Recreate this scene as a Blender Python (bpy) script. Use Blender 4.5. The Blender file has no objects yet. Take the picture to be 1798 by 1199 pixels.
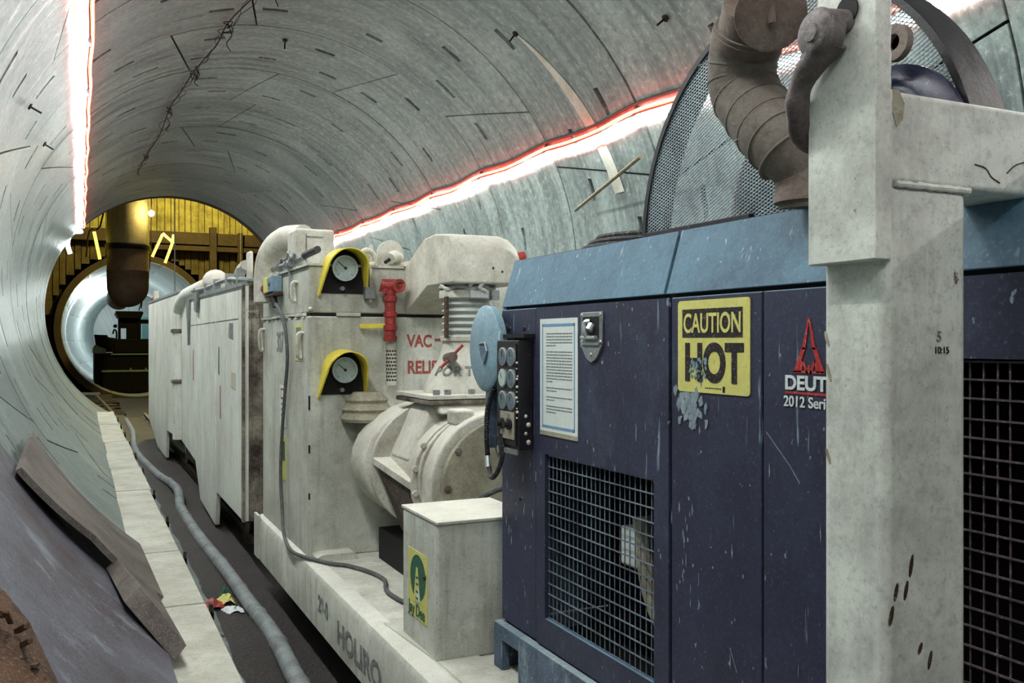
import bpy, bmesh, math, random
from mathutils import Vector, Matrix
random.seed(7)
scene = bpy.context.scene
COL = scene.collection
R_ = math.radians
sin, cos, pi = math.sin, math.cos, math.pi

# ------------------------------------------------------------------ camera, world, exposure
cam_d = bpy.data.cameras.new('camera')
cam = bpy.data.objects.new('camera', cam_d)
COL.objects.link(cam)
cam_d.sensor_width = 36.0
cam_d.lens = 36.0 * 1600 / 1798
cam_d.clip_start = 0.05
cam_d.clip_end = 300
cam.location = (0, 0, 0)                                   # the origin is the photographer's eye
cam.rotation_euler = (R_(90), 0, -math.atan(759 / 1600))
scene.camera = cam
w = bpy.data.worlds.new('underground')
w.use_nodes = True
w.node_tree.nodes['Background'].inputs[0].default_value = (0.75, 0.9, 1, 1)
w.node_tree.nodes['Background'].inputs[1].default_value = 0.0
scene.world = w
scene.view_settings.view_transform = 'Standard'
scene.view_settings.look = 'None'
scene.view_settings.gamma = 1.0
scene.view_settings.use_curve_mapping = False
scene.view_settings.exposure = 1.45
scene.cycles.max_bounces = 6
scene.cycles.diffuse_bounces = 5
scene.cycles.sample_clamp_indirect = 6

ROPE_L = 11.0      # radiance of the white light ropes
RED_L = 6.0  # strength of the added strands that imitate a red halo
WHITE = (0.86, 1.0, 0.97)

def lamp(name, loc, power, color, radius=0.15, kind='POINT', rot=None, size=None):
    d = bpy.data.lights.new(name, kind)
    d.energy = power
    d.color = color
    if kind == 'POINT':
        d.shadow_soft_size = radius
    if kind == 'AREA':
        d.shape = 'RECTANGLE'
        d.size, d.size_y = size
    o = bpy.data.objects.new(name, d)
    o.location = loc
    if rot:
        o.rotation_euler = rot
    COL.objects.link(o)
    return o

# unseen fill lamps added near the camera, shaft lamp, lamps of the far tunnel
lamp('added_fill_lamp', (0.0, 3.1, 2.55), 30, (0.95, 1.0, 0.96), 0.10)
lamp('added_fill_lamp', (0.05, -1.6, 2.3), 44, (0.95, 1.0, 0.96), 0.15)
# area strips added along each light rope, aimed at the train to brighten it
for th, pw in ((138.0, 34), (27.2, 30)):
    for k in range(4):
        c_ = Vector((2.29 + 3.02 * cos(R_(th)), 4.0 + 6.0 * k, 0.81 + 3.02 * sin(R_(th))))
        aim = Vector((2.0, 0, -0.9)) - Vector((c_.x, 0, c_.z))
        o_ = lamp('rope_fill_strip', c_, pw, (0.90, 1.0, 0.98), kind='AREA', size=(0.03, 5.9))
        z_ = -aim.normalized()
        y_ = Vector((0, 1, 0))
        o_.rotation_euler = Matrix((y_.cross(z_), y_, z_)).transposed().to_euler()
lamp('shaft_lamp', (4.0, 38.0, 7.6), 1100, (1.0, 0.86, 0.25), 0.5)
lamp('far_tunnel_lamp', (0.6, 55.0, 2.4), 190, (0.9, 1.0, 0.97), 0.3)
lamp('far_tunnel_lamp', (0.4, 49.0, 2.4), 60, (0.9, 1.0, 0.97), 0.3)
lamp('far_tunnel_lamp', (2.0, 68.0, 2.0), 240, (0.9, 1.0, 0.97), 0.3)

# ------------------------------------------------------------------ materials
def lin(c):
    return tuple((x / 12.92 if x <= 0.04045 else ((x + 0.055) / 1.055) ** 2.4) for x in (v / 255 for v in c)) + (1,)

class NT:
    def __init__(self, name):
        self.m = bpy.data.materials.new(name)
        self.m.use_nodes = True
        self.t = self.m.node_tree
        self.b = self.t.nodes['Principled BSDF']
    def n(self, kind, **kw):
        o = self.t.nodes.new(kind)
        for k, v in kw.items():
            setattr(o, k, v)
        return o
    def l(self, a, b):
        self.t.links.new(a, b)
    def coord(self, sc=(1, 1, 1), loc=(0, 0, 0)):
        if not hasattr(self, 'tc'):
            self.tc = self.n('ShaderNodeTexCoord')
        mp = self.n('ShaderNodeMapping')
        mp.inputs['Scale'].default_value = sc
        mp.inputs['Location'].default_value = loc
        self.l(self.tc.outputs['Object'], mp.inputs['Vector'])
        return mp.outputs['Vector']
    def noise(self, vec, scale, detail=5, rough=0.6):
        o = self.n('ShaderNodeTexNoise')
        o.inputs['Scale'].default_value = scale
        o.inputs['Detail'].default_value = detail
        o.inputs['Roughness'].default_value = rough
        self.l(vec, o.inputs['Vector'])
        return o.outputs['Fac']
    def ramp(self, fac, a, b, va=0.0, vb=1.0):
        o = self.n('ShaderNodeMapRange')
        o.inputs['From Min'].default_value = a
        o.inputs['From Max'].default_value = b
        o.inputs['To Min'].default_value = va
        o.inputs['To Max'].default_value = vb
        self.l(fac, o.inputs['Value'])
        return o.outputs['Result']
    def mix(self, fac, a, b):
        o = self.n('ShaderNodeMix', data_type='RGBA')
        if isinstance(fac, float):
            o.inputs[0].default_value = fac
        else:
            self.l(fac, o.inputs[0])
        for s, v in ((6, a), (7, b)):
            if isinstance(v, tuple):
                o.inputs[s].default_value = v
            else:
                self.l(v, o.inputs[s])
        return o.outputs[2]
    def mul(self, a, b):
        o = self.n('ShaderNodeMath', operation='MULTIPLY')
        self.l(a, o.inputs[0])
        if isinstance(b, float):
            o.inputs[1].default_value = b
        else:
            self.l(b, o.inputs[1])
        return o.outputs[0]
    def bump(self, h, strength=0.2, dist=0.01):
        o = self.n('ShaderNodeBump')
        o.inputs['Strength'].default_value = strength
        o.inputs['Distance'].default_value = dist
        self.l(h, o.inputs['Height'])
        self.l(o.outputs['Normal'], self.b.inputs['Normal'])

def paint(name, col, dirt=None, amt=0.5, scale=2.5, streak=0.0, scratch=None, scr_amt=0.6, rust=0.0,
          rough=0.6, metal=0.0, bump=0.15, dust=None, dust_amt=0.0, blot=None, blot_amt=0.0, spec=0.4, thr=0.5, grit=0.3):
    t = NT(name)
    c = lin(col)
    v1 = t.coord()
    if dirt:
        n1 = t.noise(v1, scale, 6, 0.65)
        c = t.mix(t.ramp(n1, thr - 0.1, thr + 0.2, 0, amt), c, lin(dirt))
        n2 = t.noise(v1, scale * 9, 4, 0.7)
        c = t.mix(t.ramp(n2, 0.5, 0.75, 0, amt * 0.7), c, lin(dirt))
    if streak:
        n3 = t.noise(t.coord((9, 9, 0.7), (3, 1, 2)), 1.5, 5, 0.7)
        c = t.mix(t.ramp(n3, 0.5, 0.72, 0, streak), c, lin(dirt or (60, 55, 50)))
    if dust:
        g = t.n('ShaderNodeNewGeometry')
        s = t.n('ShaderNodeSeparateXYZ')
        t.l(g.outputs['Normal'], s.inputs[0])
        nd = t.noise(t.coord((1, 1, 1), (7, 3, 1)), 3.5, 5, 0.7)
        f = t.mul(t.ramp(s.outputs['Z'], 0.1, 0.8, 0.0, 1.0), t.ramp(nd, 0.25, 0.6, 0.4, 1.0))
        c = t.mix(t.mul(f, dust_amt), c, lin(dust))
    if blot:
        nb = t.noise(t.coord((1, 1, 0.7), (1.3, 5.2, 0.4)), 2.2, 7, 0.75)
        c = t.mix(t.ramp(nb, 0.56, 0.66, 0, blot_amt), c, lin(blot))
    if scratch:
        ns = t.noise(t.coord((38, 38, 3.2), (2, 8, 5)), 1.0, 3, 0.6)
        nm = t.noise(t.coord((1, 1, 1), (9, 2, 4)), 2.4, 3, 0.5)
        c = t.mix(t.mul(t.ramp(ns, 0.655, 0.70, 0, scr_amt), t.ramp(nm, 0.4, 0.6)), c, lin(scratch))
        np_ = t.noise(t.coord((1, 1, 0.6), (5, 5, 5)), 46, 2, 0.5)
        c = t.mix(t.ramp(np_, 0.715, 0.745, 0, scr_amt), c, lin(scratch))
    if rust:
        nr = t.noise(t.coord((1, 1, 0.8), (4, 4, 9)), 11, 6, 0.75)
        c = t.mix(t.ramp(nr, 0.665, 0.70, 0, rust), c, lin((88, 48, 26)))
    if grit:
        ng = t.noise(t.coord((1, 1, 1), (3, 7, 1)), 95, 3, 0.8)
        c = t.mix(t.ramp(ng, 0.44, 0.30, 0, grit), c, lin((40, 36, 36)))
        c = t.mix(t.ramp(ng, 0.56, 0.70, 0, grit * 0.8), c, lin((236, 238, 228)))
    if isinstance(c, tuple):
        t.b.inputs['Base Color'].default_value = c
    else:
        t.l(c, t.b.inputs['Base Color'])
    t.b.inputs['Roughness'].default_value = rough
    t.b.inputs['Metallic'].default_value = metal
    t.b.inputs['Specular IOR Level'].default_value = spec
    if bump:
        t.bump(t.noise(v1, 26, 5, 0.65), bump, 0.01)
    return t.m

def glow(name, col, strength):
    t = NT(name)
    t.b.inputs['Base Color'].default_value = (0.8, 0.8, 0.8, 1)
    t.b.inputs['Emission Color'].default_value = tuple(col) + (1,)
    t.b.inputs['Emission Strength'].default_value = strength
    return t.m

def lining_mat(name, base, dark, pale):
    """precast concrete polished in rings: streaks run round the bore (object origin on the tunnel axis)"""
    t = NT(name)
    tc = t.n('ShaderNodeTexCoord')
    s = t.n('ShaderNodeSeparateXYZ')
    t.l(tc.outputs['Object'], s.inputs[0])
    at = t.n('ShaderNodeMath', operation='ARCTAN2')
    t.l(s.outputs['Z'], at.inputs[0])
    t.l(s.outputs['X'], at.inputs[1])
    def cv(a, y, off):
        m1 = t.mul(at.outputs[0], a)
        m2 = t.mul(s.outputs['Y'], y)
        c = t.n('ShaderNodeCombineXYZ')
        t.l(m1, c.inputs[0])
        t.l(m2, c.inputs[1])
        c.inputs[2].default_value = off
        return c.outputs[0]
    n1 = t.noise(cv(1.6, 7.0, 0.0), 1.0, 7, 0.62)     # long streaks
    n2 = t.noise(cv(3.0, 1.0, 4.0), 1.0, 5, 0.6)      # blotches
    n3 = t.noise(cv(9.0, 60.0, 9.0), 1.0, 4, 0.6)     # fine brushing
    c = t.mix(t.ramp(n1, 0.30, 0.60), lin(dark), lin(base))
    c = t.mix(t.ramp(n2, 0.48, 0.72, 0, 0.55), c, lin(pale))
    c = t.mix(t.ramp(n3, 0.58, 0.72, 0, 0.28), c, lin(dark))
    n4 = t.noise(cv(40.0, 14.0, 2.0), 1.0, 5, 0.75)
    c = t.mix(t.ramp(n4, 0.52, 0.66, 0, 0.6), c, lin((66, 68, 70)))
    c = t.mix(t.ramp(n4, 0.46, 0.32, 0, 0.4), c, lin((214, 220, 216)))
    oi = t.n('ShaderNodeObjectInfo')
    c = t.mix(t.ramp(oi.outputs['Random'], 0, 1, 0, 0.28), c, lin(dark))
    t.l(c, t.b.inputs['Base Color'])
    t.l(t.ramp(n1, 0.35, 0.65, 0.32, 0.52), t.b.inputs['Roughness'])
    t.b.inputs['Specular IOR Level'].default_value = 0.55
    ad = t.n('ShaderNodeMath', operation='ADD')
    t.l(t.mul(n1, 1.0), ad.inputs[0])
    t.l(t.mul(n3, 0.3), ad.inputs[1])
    t.bump(ad.outputs[0], 0.5, 0.012)
    return t.m

M = {}
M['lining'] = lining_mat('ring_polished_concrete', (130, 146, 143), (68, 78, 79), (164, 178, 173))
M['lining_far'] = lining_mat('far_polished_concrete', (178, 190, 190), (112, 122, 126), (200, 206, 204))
M['grout'] = paint('dark_grout', (34, 30, 30), None, rough=0.95)
M['beige'] = paint('cement_dusted_beige_paint', (190, 194, 184), (116, 112, 98), 0.55, 2.2, streak=0.5, rust=0.5, rough=0.75, bump=0.25,
                   dust=(214, 214, 204), dust_amt=0.7, blot=(222, 222, 210), blot_amt=0.5)
M['beige_dark'] = paint('dirt_splashed_beige_paint', (160, 154, 138), (46, 30, 26), 1.0, 3.0, streak=1.0, rust=0.6, rough=0.8, bump=0.3, thr=0.42)
M['car'] = paint('streaked_pale_car_paint', (220, 224, 216), (132, 124, 110), 0.35, 1.4, streak=0.5, rust=0.35, rough=0.7, bump=0.2,
                 dust=(210, 212, 204), dust_amt=0.6)
M['deck'] = paint('cement_crusted_deck', (196, 198, 186), (128, 122, 108), 0.5, 6, rough=0.9, bump=0.8, blot=(216, 217, 208), blot_amt=0.6)
M['gantry'] = paint('grey_white_gantry_paint', (218, 223, 215), (134, 136, 130), 0.7, 4.5, streak=0.35, rust=0.9, rough=0.55, bump=0.12)
M['blue'] = paint('scuffed_slate_blue_paint', (46, 50, 74), (30, 30, 46), 0.7, 3.2, streak=0.3, scratch=(150, 172, 186), scr_amt=0.6, grit=0.07,
                  rough=0.5, bump=0.12, dust=(104, 138, 160), dust_amt=0.95, blot=(70, 84, 104), blot_amt=0.35)
M['blue_worn'] = paint('dusty_slate_blue_paint', (84, 104, 126), (46, 54, 74), 0.8, 5, scratch=(176, 190, 190), scr_amt=0.9,
                       rough=0.6, bump=0.2, dust=(150, 168, 172), dust_amt=0.8, blot=(150, 166, 170), blot_amt=0.8)
M['blue_pale'] = paint('pale_dusted_blue_steel', (122, 152, 166), (74, 92, 112), 0.6, 4, scratch=(190, 204, 208), rough=0.5, bump=0.1)
M['black'] = paint('black_paint', (20, 18, 22), (40, 40, 48), 0.5, 6, scratch=(120, 130, 140), scr_amt=0.25, rough=0.45, grit=0.03)
M['void'] = paint('plain_black', (8, 6, 7), None, rough=0.7, bump=0, grit=0)
M['mesh_steel'] = paint('dull_wire_steel', (126, 142, 154), (60, 64, 82), 0.9, 9, rough=0.45, metal=0.3, bump=0)
M['mesh_pale'] = paint('pale_expanded_steel', (150, 164, 168), (80, 84, 98), 0.6, 9, rough=0.5, metal=0.15, bump=0)
M['steel'] = paint('worn_steel', (140, 146, 146), (64, 60, 58), 0.7, 7, rust=0.4, rough=0.45, metal=0.4)
M['chrome'] = paint('bright_worn_steel', (196, 204, 204), (100, 104, 106), 0.4, 10, rough=0.3, metal=0.7)
M['exhaust'] = paint('heat_browned_wrap', (116, 110, 102), (66, 56, 52), 0.85, 3.5, rough=0.9, grit=0.1, bump=0.4)
M['cap'] = paint('rusty_brown_steel', (112, 102, 94), (66, 42, 36), 0.9, 6, rough=0.7, grit=0.1, bump=0.4)
M['shackle'] = paint('forged_rusty_grey_steel', (112, 106, 106), (56, 38, 36), 0.9, 7, rough=0.55, grit=0.1, metal=0.2, bump=0.5)
M['board'] = paint('weathered_plank', (190, 192, 180), (120, 112, 94), 0.5, 3.2, rough=0.85, bump=0.35, blot=(140, 134, 116), blot_amt=0.45)
M['sheet'] = paint('muddy_formwork_sheet', (112, 106, 100), (62, 50, 48), 0.8, 2.0, rough=0.75, bump=0.4, blot=(134, 132, 128), blot_amt=0.5)
M['sheet2'] = paint('stained_steel_sheet', (98, 100, 112), (66, 52, 56), 0.85, 1.6, rough=0.5, bump=0.3, blot=(140, 148, 160), blot_amt=0.6)
M['rubble'] = paint('brown_rusted_rubble', (92, 66, 46), (44, 26, 22), 0.9, 5, rough=0.95, bump=1.0)
M['mud'] = paint('dark_wet_mud', (34, 26, 23), (16, 11, 10), 0.9, 4, rough=0.7, bump=1.0, grit=0.15)
M['timber'] = paint('dirty_timber', (66, 56, 44), (34, 26, 22), 0.8, 4, rough=0.9, bump=0.5)
M['rail'] = paint('rusted_rail_steel', (96, 80, 66), (40, 30, 28), 0.8, 6, rough=0.5, metal=0.4)
M['hose'] = paint('muddy_grey_hose', (128, 138, 140), (82, 82, 78), 0.8, 7, rough=0.7, bump=0.4)
M['cable'] = paint('grey_rubber_cable', (84, 88, 88), (50, 48, 46), 0.6, 8, rough=0.7)
M['rubber'] = paint('black_rubber', (24, 24, 28), (54, 56, 60), 0.5, 9, rough=0.6)
M['yellow'] = paint('safety_yellow_paint', (222, 204, 60), (150, 140, 60), 0.5, 8, rough=0.5)
M['sign_yellow'] = paint('pale_sign_yellow', (206, 202, 112), (184, 182, 112), 0.5, 12, rough=0.5, bump=0)
M['ink'] = paint('sign_black', (24, 14, 18), None, rough=0.6, bump=0)
M['faded_ink'] = paint('faded_stencil_ink', (84, 92, 98), (150, 150, 140), 0.95, 20, rough=0.8, bump=0, thr=0.48)
M['red_ink'] = paint('faded_red_stencil', (140, 40, 36), (160, 110, 100), 0.5, 18, rough=0.8, bump=0)
M['red'] = paint('chipped_red_paint', (156, 44, 40), (84, 26, 30), 0.7, 9, rough=0.5, bump=0.3, blot=(176, 130, 120), blot_amt=0.5)
M['logo_red'] = paint('decal_red', (176, 42, 40), (110, 34, 40), 0.5, 30, rough=0.6, bump=0)
M['white'] = paint('decal_white', (214, 222, 222), (150, 158, 160), 0.5, 30, rough=0.6, bump=0)
M['paper'] = paint('laminated_paper', (206, 216, 212), (180, 190, 186), 0.4, 6, rough=0.4, bump=0)
M['paper_blue'] = paint('printed_blue_border', (104, 140, 178), None, rough=0.5, bump=0)
M['print'] = paint('small_grey_print', (104, 108, 110), None, rough=0.6, bump=0)
M['dial'] = paint('gauge_dial', (166, 186, 182), (130, 150, 150), 0.5, 20, rough=0.35, bump=0)
M['dial_dark'] = paint('grimy_gauge_glass', (92, 110, 118), (60, 72, 82), 0.7, 30, rough=0.2, bump=0)
M['green'] = paint('decal_green', (24, 84, 62), (40, 100, 80), 0.5, 30, rough=0.6, bump=0)
M['duct'] = paint('sooty_vent_duct', (176, 172, 120), (110, 96, 60), 0.6, 1.2, streak=0.5, rough=0.8, bump=0.1)
M['duct_dark'] = paint('brown_duct_bag', (110, 92, 72), (58, 44, 38), 0.7, 1.0, rough=0.8, bump=0.1)
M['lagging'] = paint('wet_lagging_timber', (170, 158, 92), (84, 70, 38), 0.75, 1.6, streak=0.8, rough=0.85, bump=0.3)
M['lagging_shaded'] = paint('shaded_lagging_timber', (92, 78, 44), (38, 28, 18), 0.8, 1.6, streak=0.7, rough=0.9, bump=0.3)  # darkened lagging: shade below the high shaft lamps put into the colour
M['waler'] = paint('rusted_waler_steel', (66, 48, 32), (34, 24, 20), 0.8, 2, rough=0.8)
M['loco'] = paint('oil_black_steel', (9, 7, 9), (20, 16, 16), 0.6, 3, rough=0.8, grit=0, spec=0.1)
M['loco_edge'] = paint('worn_pale_green_steel', (92, 110, 98), (40, 40, 40), 0.6, 5, rough=0.6)
M['tarp'] = paint('pale_cyan_sheeting', (150, 206, 214), None, rough=0.5)
M['cast'] = paint('cement_coated_cast_iron', (194, 194, 182), (104, 90, 74), 0.6, 4.0, rust=0.5, rough=0.7, bump=0.35,
                  dust=(222, 220, 208), dust_amt=0.8, blot=(214, 212, 198), blot_amt=0.5)
M['cover_plate'] = paint('grimy_grey_plate', (158, 154, 134), (92, 82, 66), 0.7, 6, rough=0.75, bump=0.4)
M['flex'] = paint('dusty_flex_hose', (160, 168, 162), (96, 96, 90), 0.5, 4, rough=0.6, dust=(206, 210, 204), dust_amt=0.7)
M['brass'] = paint('dull_brass_rod', (112, 96, 56), (60, 48, 36), 0.5, 9, rough=0.6)
M['rope'] = glow('white_light_rope', WHITE, ROPE_L * 1.5)
M['rope_right'] = glow('white_light_rope_right', WHITE, ROPE_L * 2.2)
M['red_halo'] = glow('red_halo_strand', (1.0, 0.05, 0.02), RED_L)
M['strip'] = glow('yellow_light_tube', (1.0, 0.80, 0.06), 1.3)
M['bulb'] = glow('shaft_bulb', (1.0, 0.75, 0.35), 60)
M['conduit'] = paint('grey_conduit', (70, 60, 60), (40, 34, 34), 0.5, 5, rough=0.6)
M['cement_film'] = paint('thin_cement_splash', (136, 152, 158), (90, 104, 120), 0.8, 30, rough=0.8)
M['blue_dusty'] = paint('dust_filmed_blue_paint', (82, 116, 136), (52, 72, 94), 0.7, 4, grit=0.12, scratch=(170, 190, 196), scr_amt=0.7, rough=0.6, bump=0.15, blot=(112, 138, 152), blot_amt=0.7)
M['mesh_shaded'] = paint('shaded_wire_steel', (84, 72, 76), (40, 32, 36), 0.9, 9, rough=0.6, bump=0)  # darker wire: the foreground post's shade painted into the colour
M['navy'] = paint('clean_navy_steel', (36, 42, 66), (20, 20, 34), 0.6, 5, scratch=(110, 130, 150), scr_amt=0.3, rough=0.35, grit=0.06)
M['wood_stain'] = paint('tan_paint_patch', (176, 170, 138), (200, 204, 196), 0.8, 14, rough=0.8)
M['cap_dark'] = paint('brown_grimy_casting', (74, 62, 54), (40, 28, 26), 0.8, 8, rough=0.85)
M['wood_pale'] = paint('pale_wood_block', (206, 204, 188), (150, 140, 120), 0.5, 9, rough=0.8)

# ------------------------------------------------------------------ geometry helpers
ORG = {}
def basis(d):
    d = Vector(d).normalized()
    u = d.orthogonal().normalized() if abs(d.z) > 0.9 else d.cross(Vector((0, 0, 1))).normalized()
    return d, u, d.cross(u)

class MB:
    def __init__(self):
        self.v, self.f = [], []
    def add(self, vs, fs):
        o = len(self.v)
        self.v += [tuple(p) for p in vs]
        self.f += [tuple(i + o for i in f) for f in fs]
        return self
    def box(self, x0, x1, y0, y1, z0, z1):
        return self.add([(x, y, z) for x in (x0, x1) for y in (y0, y1) for z in (z0, z1)],
                        [(0, 1, 3, 2), (4, 6, 7, 5), (0, 4, 5, 1), (2, 3, 7, 6), (0, 2, 6, 4), (1, 5, 7, 3)])
    def beam(self, p0, p1, w_, h_, up=(0, 0, 1)):
        p0, p1 = Vector(p0), Vector(p1)
        d = (p1 - p0).normalized()
        s = d.cross(Vector(up)).normalized() * w_ / 2
        u = s.cross(d).normalized() * h_ / 2
        vs = [p + a * s + b * u for p in (p0, p1) for a, b in ((-1, -1), (1, -1), (1, 1), (-1, 1))]
        return self.add(vs, [(3, 2, 1, 0), (4, 5, 6, 7), (0, 1, 5, 4), (1, 2, 6, 5), (2, 3, 7, 6), (3, 0, 4, 7)])
    def prism(self, poly, axis, a, b):
        def p3(p, t):
            return {'x': (t, p[0], p[1]), 'y': (p[0], t, p[1]), 'z': (p[0], p[1], t)}[axis]
        n = len(poly)
        fs = [tuple(range(n)), tuple(range(2 * n - 1, n - 1, -1))]
        fs += [(i, i + n, (i + 1) % n + n, (i + 1) % n) for i in range(n)]
        return self.add([p3(p, a) for p in poly] + [p3(p, b) for p in poly], fs)
    def lathe(self, p0, d, prof, n=32, closed=False):
        """prof: (distance along d, radius)"""
        p0 = Vector(p0)
        d, u, v = basis(d)
        vs, fs = [], []
        for t, r in prof:
            for i in range(n):
                a = 2 * pi * i / n
                vs.append(p0 + d * t + (u * cos(a) + v * sin(a)) * r)
        m = len(prof)
        for j in range(m - 1 + (1 if closed else 0)):
            for i in range(n):
                k, j2 = (i + 1) % n, (j + 1) % m
                fs.append((j * n + i, j * n + k, j2 * n + k, j2 * n + i))
        if not closed:
            fs.append(tuple(range(n - 1, -1, -1)))
            fs.append(tuple((m - 1) * n + i for i in range(n)))
        return self.add(vs, fs)
    def cyl(self, p0, p1, r, r1=None, n=20):
        p0, p1 = Vector(p0), Vector(p1)
        L = (p1 - p0).length
        return self.lathe(p0, p1 - p0, [(0, r), (L, r if r1 is None else r1)], n)
    def disc(self, c, d, r, t=0.01, n=24):
        return self.lathe(c, d, [(0, r), (t, r)], n)
    def sphere(self, c, r, n=16, sz=1.0):
        prof = [(-cos(pi * k / 8) * r * sz, max(1e-4, sin(pi * k / 8) * r)) for k in range(9)]
        return self.lathe(c, (0, 0, 1), prof, n)
    def tube(self, pts, r, n=10, smooth=0):
        pts = [Vector(p) for p in pts]
        if smooth:
            pts = spline(pts, smooth)
        m = len(pts)
        rs = r if isinstance(r, (list, tuple)) else [r] * m
        vs, fs = [], []
        u = None
        for i, p in enumerate(pts):
            d = (pts[min(i + 1, m - 1)] - pts[max(i - 1, 0)]).normalized()
            if u is None:
                u = d.orthogonal().normalized()
            u = (u - d * u.dot(d)).normalized()
            v = d.cross(u)
            for k in range(n):
                a = 2 * pi * k / n
                vs.append(p + (u * cos(a) + v * sin(a)) * rs[i])
        for i in range(m - 1):
            for k in range(n):
                k2 = (k + 1) % n
                fs.append((i * n + k, i * n + k2, (i + 1) * n + k2, (i + 1) * n + k))
        fs += [tuple(range(n - 1, -1, -1)), tuple((m - 1) * n + k for k in range(n))]
        return self.add(vs, fs)
    def build(self, name, mat, parent=None, bevel=0.0, smooth=True, seg=2, origin=None, ang=35):
        me = bpy.data.meshes.new(name)
        if origin is None:
            if parent is not None:
                origin = ORG[parent.name]
            else:
                xs, ys, zs = zip(*self.v)
                origin = Vector(((min(xs) + max(xs)) / 2, (min(ys) + max(ys)) / 2, min(zs)))
        origin = Vector(origin)
        me.from_pydata([Vector(p) - origin for p in self.v], [], self.f)
        bm = bmesh.new()
        bm.from_mesh(me)
        bmesh.ops.recalc_face_normals(bm, faces=bm.faces)
        bm.to_mesh(me)
        bm.free()
        me.materials.append(M[mat] if isinstance(mat, str) else mat)
        if smooth:
            me.shade_smooth()
            me.set_sharp_from_angle(angle=R_(ang))
        o = bpy.data.objects.new(name, me)
        COL.objects.link(o)
        if parent is not None:
            o.parent = parent
            o.location = origin - ORG[parent.name]
        else:
            o.location = origin
        ORG[o.name] = origin
        if bevel:
            md = o.modifiers.new('bevel', 'BEVEL')
            md.width = bevel
            md.segments = seg
            md.limit_method = 'ANGLE'
            md.angle_limit = R_(40)
            md.harden_normals = True
        return o

def spline(pts, k=6):
    out = []
    n = len(pts)
    for i in range(n - 1):
        p0, p1, p2, p3 = pts[max(i - 1, 0)], pts[i], pts[i + 1], pts[min(i + 2, n - 1)]
        for j in range(k):
            t = j / k
            out.append(0.5 * ((2 * p1) + (p2 - p0) * t + (2 * p0 - 5 * p1 + 4 * p2 - p3) * t * t + (3 * p1 - p0 - 3 * p2 + p3) * t ** 3))
    out.append(pts[-1])
    return out

def tag(o, label=None, cat=None, group=None, kind=None):
    for k, v in (('label', label), ('category', cat), ('group', group), ('kind', kind)):
        if v:
            o[k] = v
    return o

def thing(name, loc, label=None, cat=None, group=None, kind=None):
    o = bpy.data.objects.new(name, None)
    o.empty_display_size = 0.1
    o.location = loc
    COL.objects.link(o)
    ORG[o.name] = Vector(loc)
    return tag(o, label, cat, group, kind)

def copy_part(o, parent, dloc=(0, 0, 0)):
    c = o.copy()
    COL.objects.link(c)
    c.parent = parent
    c.location = Vector(o.location) + Vector(dloc)
    ORG[c.name] = ORG[o.name] + Vector(dloc)
    return c

def copy_tree(o, loc, label=None):
    c = o.copy()
    COL.objects.link(c)
    c.location = loc
    d = Vector(loc) - ORG[o.name]
    ORG[c.name] = Vector(loc)
    if label:
        c['label'] = label
    for ch in [x for x in o.children]:
        p = ch.copy(); COL.objects.link(p); p.parent = c
        ORG[p.name] = ORG[ch.name] + d
        for g in ch.children:
            q = g.copy(); COL.objects.link(q); q.parent = p
            ORG[q.name] = ORG[g.name] + d
    return c

def to_mesh(o, parent, loc, m):
    bpy.context.view_layer.update()
    me = bpy.data.meshes.new_from_object(o.evaluated_get(bpy.context.evaluated_depsgraph_get()))
    me.transform(m)
    nm = o.name
    cu = o.data
    bpy.data.objects.remove(o)
    bpy.data.curves.remove(cu)
    o = bpy.data.objects.new(nm, me)
    COL.objects.link(o)
    o.parent = parent
    o.location = loc
    return o

def text(name, s, at, face, size, mat, parent, sx=1.0, bold=0.0, rot=0.0, shear=0.0, align='LEFT'):
    """flat lettering; face 'left' reads on a surface that looks to -X, 'front' on one that looks to -Y"""
    cu = bpy.data.curves.new(name, 'FONT')
    cu.body = s
    cu.size = size
    cu.extrude = 0.0008
    cu.offset = bold
    cu.shear = shear
    cu.align_x = align
    cu.materials.append(M[mat])
    o = bpy.data.objects.new(name, cu)
    COL.objects.link(o)
    if face == 'left':
        m = Matrix(((0, 0, -1), (-1, 0, 0), (0, 1, 0)))
    else:
        m = Matrix(((1, 0, 0), (0, 0, -1), (0, 1, 0)))
    m = (m @ Matrix.Rotation(rot, 3, 'Z')).to_4x4() @ Matrix.Diagonal((sx, 1, 1, 1))
    return to_mesh(o, parent, Vector(at) - ORG[parent.name], m)

# ------------------------------------------------------------------ the tunnel
AX, AZ, RT = 2.29, 0.81, 3.10          # bore axis and radius
AXIS = Vector((AX, 0, AZ))
def on_bore(theta, y, r=RT):
    a = R_(theta)
    return Vector((AX + r * cos(a), y, AZ + r * sin(a)))

wall_left = thing('wall_left', AXIS, kind='structure')
wall_right = thing('wall_right', AXIS, kind='structure')
ceiling = thing('ceiling', AXIS, kind='structure')
floor = thing('floor', AXIS, kind='structure')

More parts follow.
